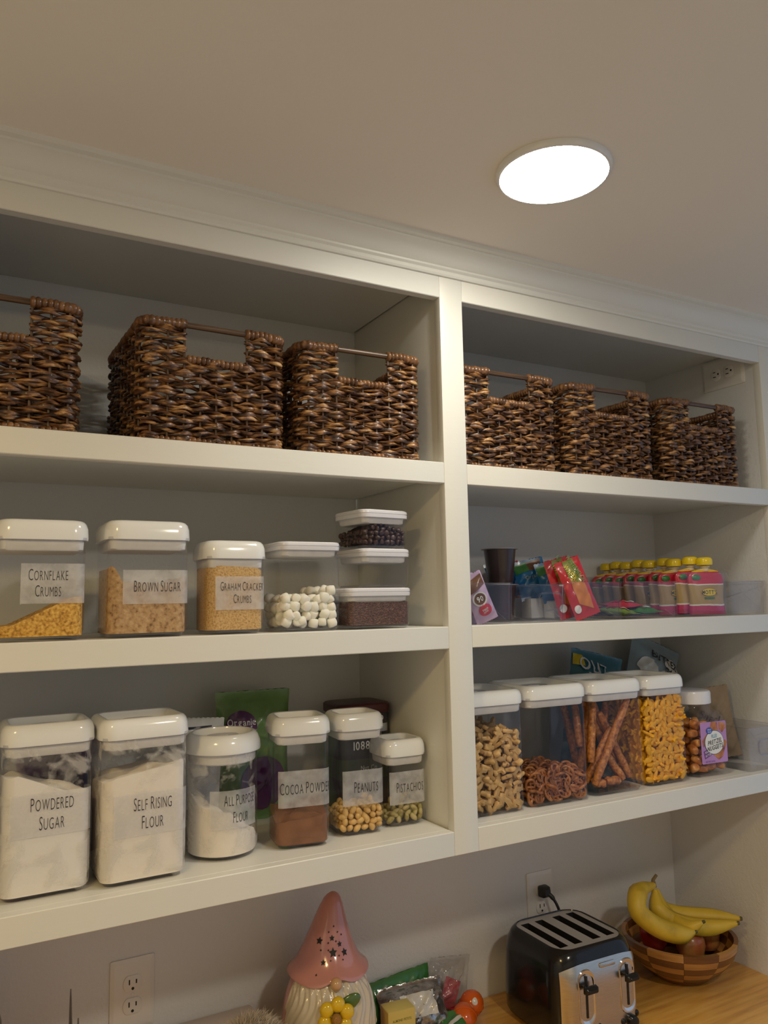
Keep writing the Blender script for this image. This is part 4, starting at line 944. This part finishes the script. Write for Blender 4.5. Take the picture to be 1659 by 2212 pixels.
def bowl():
    cx, cy, Rr, Hb = .786, .211, .134, .094
    t = thing('fruit_bowl', 'round wooden bowl of chequered light and dark blocks', 'bowl', (cx, cy, Z_CT))
    lt = pm('light_bowl_wood', (.50, .24, .07), .35, var=.3, vscale=14, stretch=(1, 1, 9), coat=.3); dk = pm('dark_bowl_wood', (.17, .065, .022), .35, var=.3, vscale=14, stretch=(1, 1, 9), coat=.3)
    prof = lambda q: lerp(.072, Rr, math.sin(q * PI / 2) ** .8)
    rows, seg, th = 5, 10, .010
    for k in range(rows):
        z0, z1 = .010 + (Hb - .010) * k / rows, .010 + (Hb - .010) * (k + 1) / rows
        ra, rb = prof(k / rows), prof((k + 1) / rows)
        for s in range(seg):
            a0, a1 = 2 * PI * s / seg + .002 + .16, 2 * PI * (s + 1) / seg - .002 + .16
            n = 4; rings = []
            for i in range(n + 1):
                a = lerp(a0, a1, i / n); c, q = math.cos(a), math.sin(a); g = .0003
                rings.append([(ra * c, ra * q, z0 + g), (rb * c, rb * q, z1 - g), ((rb - th) * c, (rb - th) * q, z1 - g), ((ra - th) * c, (ra - th) * q, z0 + g)])
            MB().loft(rings).build('wood_block', lt if (k + s) % 2 else dk, t, 30)
    MB().lathe([(.062, 0), (.066, .003), (.071, .0098), (.055, .0115), (.001, .0105)], 40).build('base', dk, t)
    # apples
    am = lambda n, ramp: pm(n, (.4, .05, .04), .3, ramp=ramp, vscale=22, stretch=(1, 1, .25), coat=.3)
    red = am('red_apple', [(.3, (.16, .008, .012)), (.55, (.30, .018, .018)), (.8, (.42, .08, .04))])
    gal = am('streaky_apple', [(.3, (.34, .06, .03)), (.5, (.46, .17, .05)), (.75, (.52, .32, .10))])
    ap = [(.001, -.026), (.010, -.031), (.020, -.030), (.030, -.018), (.0365, .002), (.0350, .018), (.026, .030), (.015, .0325), (.007, .028), (.001, .022)]
    for i, (px, py, z, m, lb) in enumerate(((1413, 2022, .080, red, 'deep red apple at the left in the wooden bowl'), (1492, 2044, .070, gal, 'yellow and red streaked apple at the front of the bowl'), (1528, 2022, .071, gal, 'streaked apple under the banana tips in the bowl'), (1455, 1995, .062, red, 'dark apple behind the front ones in the bowl'))):
        w = fwd + r2 * ((px - 829.5) / F_PX) - u2 * ((py - 1106) / F_PX); k = (Z_CT + z - CAM_LOC[2]) / w.z; p = Vector(CAM_LOC) + w * k
        v = Vector((p.x - cx, p.y - cy, 0)); lim = .083
        if v.length > lim: v *= lim / v.length
        a = thing('apple', lb, 'apple', (cx + v.x, cy + v.y, Z_CT + z), i * 1.3, 'apples in the bowl'); a.rotation_euler = (.25 * (i - 1), .2, i)
        MB().lathe([(r * .94, h) for r, h in ap], 28).build('apple_skin', m, a, 60)
        MB().tube([(0, 0, .020), (.001, 0, .032), (.004, 0, .040)], .0013, 6).build('stem', M['stake'], a)
bowl()

def bananas():
    t = thing('banana_bunch', 'bunch of yellow bananas lying on top of the fruit bowl', 'bananas', tuple(PX(1414, 1905, .235)))
    O = Vector(t.location)
    ym = pm('banana_skin', (.66, .44, .035), .45, ramp=[(.25, (.38, .26, .02)), (.42, (.62, .42, .03)), (.75, (.72, .50, .05))], vscale=16, bump=.15, bscale=60)
    tip = pm('banana_tip', (.10, .09, .03), .6); crown_m = pm('banana_crown', (.20, .13, .05), .7)
    def one(pts, r0, name='banana'):
        P = [PX(*p) - O for p in pts]; path = []; n = 22                     # Catmull-Rom through the traced points
        Q = [P[0] * 2 - P[1]] + P + [P[-1] * 2 - P[-2]]
        for i in range(n + 1):
            u = i / n * (len(P) - 1); k = min(int(u), len(P) - 2); f = u - k; a, b, c, d = Q[k:k + 4]
            path.append(.5 * ((2 * b) + (c - a) * f + (2 * a - 5 * b + 4 * c - d) * f * f + (3 * b - a - 3 * c + d) * f ** 3))
        rad = []
        for i in range(n + 1):
            q = i / n; e = min(1, .30 + 3.2 * q) if q < .25 else (1 if q < .72 else max(.28, math.cos((q - .72) / .28 * PI / 2.35)))
            rad.append(r0 * e)
        b = MB().tube(path, rad, 7).build(name, ym, t, 70)
        d = (path[-1] - path[-2]).normalized()
        MB().tube([path[-1] - d * .002, path[-1] + d * .006], [rad[-1] * 1.02, rad[-1] * .7], 7).build('tip', tip, b)
    one([(1412, 1912, .235), (1380, 1926, .215), (1378, 1968, .195), (1420, 2003, .175), (1470, 2018, .150), (1500, 2012, .135)], .0228)
    one([(1416, 1925, .240), (1424, 1958, .235), (1462, 1974, .215), (1530, 1980, .175), (1598, 1984, .125)], .0205)
    one([(1414, 1922, .232), (1422, 1965, .215), (1462, 1992, .190), (1525, 2004, .155), (1592, 1994, .112)], .0210)
    one([(1418, 1920, .245), (1432, 1962, .225), (1460, 1990, .185), (1490, 2002, .150), (1518, 1992, .125)], .0160)
    A, B, Cc = [PX(*p) - O for p in ((1412, 1916, .236), (1411, 1900, .238), (1418, 1890, .238))]
    MB().tube([A, B, Cc], [.0075, .0042, .0036], 8).build('crown', crown_m, t)
bananas()

def gnome():
    X, Y = -.134, .252
    t = thing('gnome_jar', 'ceramic gnome jar with pink hat, beard and yellow flower', 'jar', (X, Y, Z_CT), R(-18))
    pink = pm('pink_glaze', (.60, .27, .24), .15, coat=.6, var=.1, vscale=12); cream = pm('cream_glaze', (.66, .58, .45), .2, coat=.6); tan = pm('nose_glaze', (.60, .36, .18), .2, coat=.5)
    yel = pm('yellow_glaze', (.76, .52, .01), .12, coat=.7); grn = pm('green_glaze', (.08, .16, .04), .2, coat=.5)
    body_r = lambda z: .090 * math.sqrt(max(.05, 1 - ((z - .105) / .150) ** 2))
    MB().lathe([(.058, 0), (.066, .004)] + [(body_r(z), z) for z in (.02, .04, .07, .10, .13, .155, .175, .195, .215)], 48).build('body', pink, t)
    def beard(u, v):
        a = -PI / 2 + (u - .5) * PI * .80; z = lerp(.050 + .060 * abs(2 * u - 1) ** 1.5, .225, v)
        e = .012 * math.sin(v * PI) ** .6 * (1 - abs(2 * u - 1) ** 4) + .0020 * math.sin(a * 46 + 5 * math.sin(z * 60)) + .0015 * math.sin(a * 21 - z * 90)
        rr_ = body_r(z) + .001 + e
        return (rr_ * math.cos(a), rr_ * math.sin(a), z)
    MB().grid(beard, 90, 30).build('beard', cream, t, 80)
    hz0, hz1 = .207, .348
    def hat_pt(a, q, e=0.0):
        z = lerp(hz0, hz1, q); T = ((0, .079), (.03, .0775), (.07, .072), (.14, .063), (.37, .047), (.6, .0345), (.83, .0225), (.92, .0165), (.965, .0110), (.99, .0055), (1, .0008))
        for (q0, v0), (q1, v1) in zip(T, T[1:]):
            if q0 <= q <= q1: rad = lerp(v0, v1, (q - q0) / (q1 - q0)); break
        lift = .016 * math.exp(-((a + PI / 2 - .12) / .33) ** 2) * max(0, 1 - q * 3.5) - .010 * math.cos(2 * (a + PI / 2)) * max(0, 1 - q * 5) * .5
        sx = .012 * q ** 2
        return (sx + (rad + e) * math.cos(a), (rad + e) * math.sin(a), z + lift)
    qs = [0, .012, .03, .06, .1, .15, .21, .28, .36, .44, .52, .6, .68, .76, .83, .88, .92, .945, .965, .98, .99, 1.0]
    rings = [[tuple(c * .96 if k < 2 else c for k, c in enumerate(hat_pt(-PI + 2 * PI * i / 64, .004))) for i in range(64)]] + [[hat_pt(-PI + 2 * PI * i / 64, q) for i in range(64)] for q in qs]
    hat = MB().loft(rings).build('hat', pink, t, 80)
    def star(a0, q0, size, n=5):
        pts = []
        for k in range(2 * n):
            rad = size * (1 if k % 2 == 0 else .48); an = PI / 2 + PI * k / n
            base = hat_pt(a0, q0); R0 = max(.01, math.hypot(base[0], base[1]))
            pts.append(hat_pt(a0 + rad * math.cos(an) / R0, q0 + rad * math.sin(an) / (hz1 - hz0), .0009))
        MB().loft([pts, [tuple(Vector(p) * 1.0 + Vector((0, -.0004, 0))) for p in pts]], False, True).build('star_cutout', M['dark'], hat, 0)
    F = -PI / 2
    for a, q, s in ((F + .06, .34, .0082), (F + .02, .50, .0052), (F - .55, .47, .0066), (F + .36, .42, .0050), (F + .52, .32, .0068), (F - .28, .24, .0052)): star(a, q, s)
    for a, q in ((F + .10, .63), (F - .15, .57), (F + .30, .56), (F - .14, .45), (F + .20, .46), (F - .42, .37), (F - .12, .37), (F + .28, .30), (F - .03, .25), (F + .40, .24), (F - .45, .12), (F + .5, .52)): star(a, q, .0020, 4)
    MB().ball((.006, -.080, .212), (.0115, .0115, .0115), 18, 12).build('nose', tan, t, 80)
    fx, fy, fz = .002, -.097, .166
    for a, sx in ((.5, .030), (3.6, .032), (5.3, .030), (4.5, .030)):
        MB().ball((0, 0, 0), (.024, .005, .013), 14, 8, TR(fx + sx * math.cos(a), fy + .012, fz + sx * math.sin(a)) @ RY(-a)).build('leaf', grn, t, 80)
    fl = MB().lathe([(.0095, 0), (.0095, .004), (.006, .0085), (.0005, .0095)], 18, M=TR(fx, fy - .010, fz) @ RX(PI / 2)).build('flower_centre', pm('flower_centre_glaze', (.36, .18, .03), .4, bump=1, bscale=500), t)
    for k in range(6):
        a = 2 * PI * k / 6 + .35
        MB().ball((fx + .0215 * math.cos(a), fy - .004, fz + .0215 * math.sin(a)), (.0135, .010, .0135), 16, 10).build('petal', yel, t, 80)
gnome()

# small things round the gnome
M['silver'] = pm('silver_foil', (.55, .55, .56), .22, metal=.85, var=.5, vscale=50, bump=1, bscale=70)
M['cello'] = clear_plastic('cellophane', tint=(.9, .9, .9), ior=1.5, rough=.1, haze=.10)
packet('candy_bag', 'crinkled clear and silver candy bag beside the gnome', 'bag', M['silver'], .150, .100, .045, (.085, .275, Z_CT + .014), (R(-38), R(-4), R(-12)), 70, None, [('band', .030, .075, C['white'], -.030, .045, .0)], wr=.005, crimp=.006)
tag(MB().bevbox(.03, .15, .23, .335, Z_CT, Z_CT + .012, .004).build('candy_tray', C['navy']), 'low dark box under the silver candy bag', 'box')
packet('candy_bag', 'green candy bag lying against the wall behind the silver one', 'bag', C['green'], .170, .105, .020, (.080, .345, Z_CT + .002), (R(-6), R(-4), 0), 71, None, [], wr=.003)
packet('candy_bag', 'clear candy bag with a twisted top near the toaster', 'bag', M['cello'], .110, .115, .040, (.195, .345 - .004, Z_CT + .002), (R(-4), R(8), 0), 72, None, [], wr=.005)
packet('candy_packet', 'small bright red candy packet against the wall', 'packet', C['pinkred'], .045, .055, .012, (.190, .335, Z_CT + .020), (R(-10), R(28), 0), 73, 'candy packets', [], wr=.002)
packet('candy_packet', 'red twist-wrapped candy at the gnome side', 'packet', C['pinkred'], .048, .044, .024, (.022, .255, Z_CT + .030), (R(-50), R(80), R(0)), 74, 'candy packets', [], wr=.002, crimp=.007)
packet('candy_packet', 'dark red candy packet in front of the egg capsules', 'packet', C['red'], .060, .085, .016, (.160, .215, Z_CT + .010), (R(-84), R(4), R(-15)), 75, 'candy packets', [], wr=.002)
packet('candy_packet', 'green and white candy packet between yellow box and capsules', 'packet', C['green'], .050, .095, .016, (.140, .190, Z_CT + .010), (R(-70), R(-8), R(-15)), 76, 'candy packets', [('band', .06, .07, C['white'], -.02, .02, .02)], wr=.002)
a, b, c = PX(842, 2190, .205), PX(898, 2180, .205), PX(842, 2212, .205)
t = thing('candy_box', 'small pale yellow candy box in front of the silver bag', 'box', ((a.x + b.x) / 2, .225, Z_CT), R(-6))
hbx = a.z - Z_CT; wbx = b.x - a.x
ybox = MB().bevbox(-wbx / 2, wbx / 2, -.020, .020, 0, hbx, .0012).build('carton', pm('yellow_card', (.66, .54, .16), .55), t)
mb = MB(); text(mb, 'ALMOND PETITS', .0045, lambda u, v: (u, -.0204, hbx - .020 + v), xs=.75, style='bold', rise=1.0); mb.build('lettering', C['olive'], ybox, 0)
for k in range(7): MB().box(wbx / 2 + .0001, wbx / 2 + .0004, -.012 + k * .0034, -.0105 + k * .0034, hbx - .030, hbx - .008).build('printed_bar', M['ink'], ybox, 0)
M['egg_or'] = pm('orange_capsule', (.70, .12, .01), .18, coat=.5)
for i, (x, y, z, e, lb) in enumerate(((.238, .308, .027, (.2, .1, .4), 'glossy orange plastic egg capsule nearest the toaster'), (.190, .268, .028, (1.2, .5, 2.4), 'orange and white egg capsule with printed front'))):
    t = thing('egg_capsule', lb, 'capsule', (x, y, Z_CT + z), 0, 'egg capsules'); t.rotation_euler = e
    MB().ball((0, 0, .002), (.0255, .0255, .030) if i else (.026, .026, .0265), 28, 16).build('shell', M['egg_or'], t, 80)
    MB().tube([(.0262 * math.cos(q), .0262 * math.sin(q), 0) for q in [2 * PI * k / 36 for k in range(36)]], .0012, 6, closed=True).build('seam', M['egg_or'], t)
    for a0, z0, rz, m in ((-1.2, .008, .011, C['white']), (-.75, .002, .0045, C['blue']), (-1.5, .010, .0035, C['pinkred'])) if i else ((-2.4, .015, .005, C['white']), (-1.4, -.010, .004, C['white'])):
        rad = .0256 if i else .0261; zz = .030 if i else .0265
        def f(u, v, k=1.0):
            lat = math.asin(max(-.95, min(.95, (z0 + rz * v * 1.2) / zz))); lon = a0 + rz * u / rad * 1.5
            return (rad * 1.025 * math.cos(lat) * math.cos(lon), rad * 1.025 * math.cos(lat) * math.sin(lon), .002 + zz * 1.025 * math.sin(lat))
        MB().loft([[f(q * math.cos(w), q * math.sin(w)) for w in [2 * PI * k / 20 for k in range(20)]] for q in (1, .6, .05)], False, False).build('printed_spot', m, t, 80)

def fluffy():
    c = PX(545, 2225, .17); base = (c.x, .17, Z_CT)
    t = thing('fluffy_toy', 'fluffy cream fur toy at the left of the gnome', 'toy', base)
    h = PX(560, 2196, .17).z - Z_CT; fm = pm('cream_fur', (.62, .53, .42), .8, var=.25, vscale=30)
    cz = h * .5; rx, rz = .062, h * .46
    MB().ball((0, 0, cz), (rx, .055, rz), 24, 16).build('core', fm, t, 80)
    rnd = random.Random(5); mb = MB()
    for k in range(5200):
        th = rnd.uniform(0, 2 * PI); s = rnd.uniform(-.5, 1); q = math.sqrt(max(0, 1 - s * s))
        n = Vector((q * math.cos(th), q * math.sin(th), s)); p = Vector((n.x * rx, n.y * .055, cz + n.z * rz))
        d = (n + Vector((rnd.uniform(-.6, .9), rnd.uniform(-.5, .5), rnd.uniform(-.5, .3)))).normalized(); L = rnd.uniform(.018, .034)
        sd = d.cross(Vector((rnd.random(), rnd.random(), rnd.random()))).normalized() * .0005
        m1 = p + d * L * .55 + Vector((0, 0, -.001)); e = p + d * L + Vector((0, 0, -.007))
        mb.add([p - sd, p + sd, m1 + sd * .8, m1 - sd * .8, e], [(0, 1, 2, 3), (3, 2, 4)])
    f = mb.build('fur', fm, t, 0); f['kind'] = 'stuff'
fluffy()
a = PX(372, 2212, .30)
t = thing('bread_box', 'pale box against the wall left of the gnome', 'box', (-.372, .330, Z_CT))
MB().bevbox(-.12, .12, -.028, .034, 0, -.754 - Z_CT, .004).build('carton', pm('pale_card', (.60, .50, .42), .6, var=.1, vscale=10), t)
MB().bevbox(-.122, .122, -.030, .0355, -.770 - Z_CT, -.7535 - Z_CT, .003).build('lid', pm('pale_card_lid', (.62, .53, .46), .6, var=.1, vscale=10), t)

def tongs():
    p = PX(153, 2137, .24); q = PX(169, 2200, .24)
    t = thing('kitchen_tongs', 'slim steel tongs standing upright left of the outlet', 'tongs', (p.x - .01, .24, Z_CT))
    m = pm('grey_steel', (.36, .34, .30), .3, metal=.8)
    for dx, top in ((0, p), (.020, q)):
        x1 = top.x - (p.x - .01); h = top.z - Z_CT; n = 12
        path = [(lerp(.002 + dx * .4, x1, k / n) + .004 * math.sin(k / n * PI), 0, h * k / n) for k in range(n + 1)]
        MB().tube(path, [(.0035, .0075) if k < 9 else (lerp(.0035, .0012, (k - 9) / 3), lerp(.0075, .0018, (k - 9) / 3)) for k in range(n + 1)], 8).build('arm', m, t)
    MB().tube([(.001, 0, .006), (.005, 0, .002), (.012, 0, .006)], .004, 8).build('hinge', m, t)
    MB().bevbox(-.004, .022, -.030, .030, 0, .002, .0008).build('foot_plate', m, t)
tongs()
g = PX(2, 2178, .22)
t = thing('oil_bottle', 'dark green bottle at the left frame edge', 'bottle', (g.x - .034, .22, Z_CT))
hh = g.z - Z_CT + .012
MB().lathe([(.030, 0), (.035, .004), (.036, hh * .55), (.036, hh * .9), (.030, hh * .97), (.018, hh)], 36).build('glass', pm('dark_green_glass', (.02, .05, .01), .12, coat=.5), t)
MB().lathe([(.014, hh - .002), (.013, hh + .030), (.015, hh + .032), (.015, hh + .045), (.0005, hh + .046)], 24).build('neck', pm('bottle_neck_glass', (.02, .05, .01), .12, coat=.5), t)
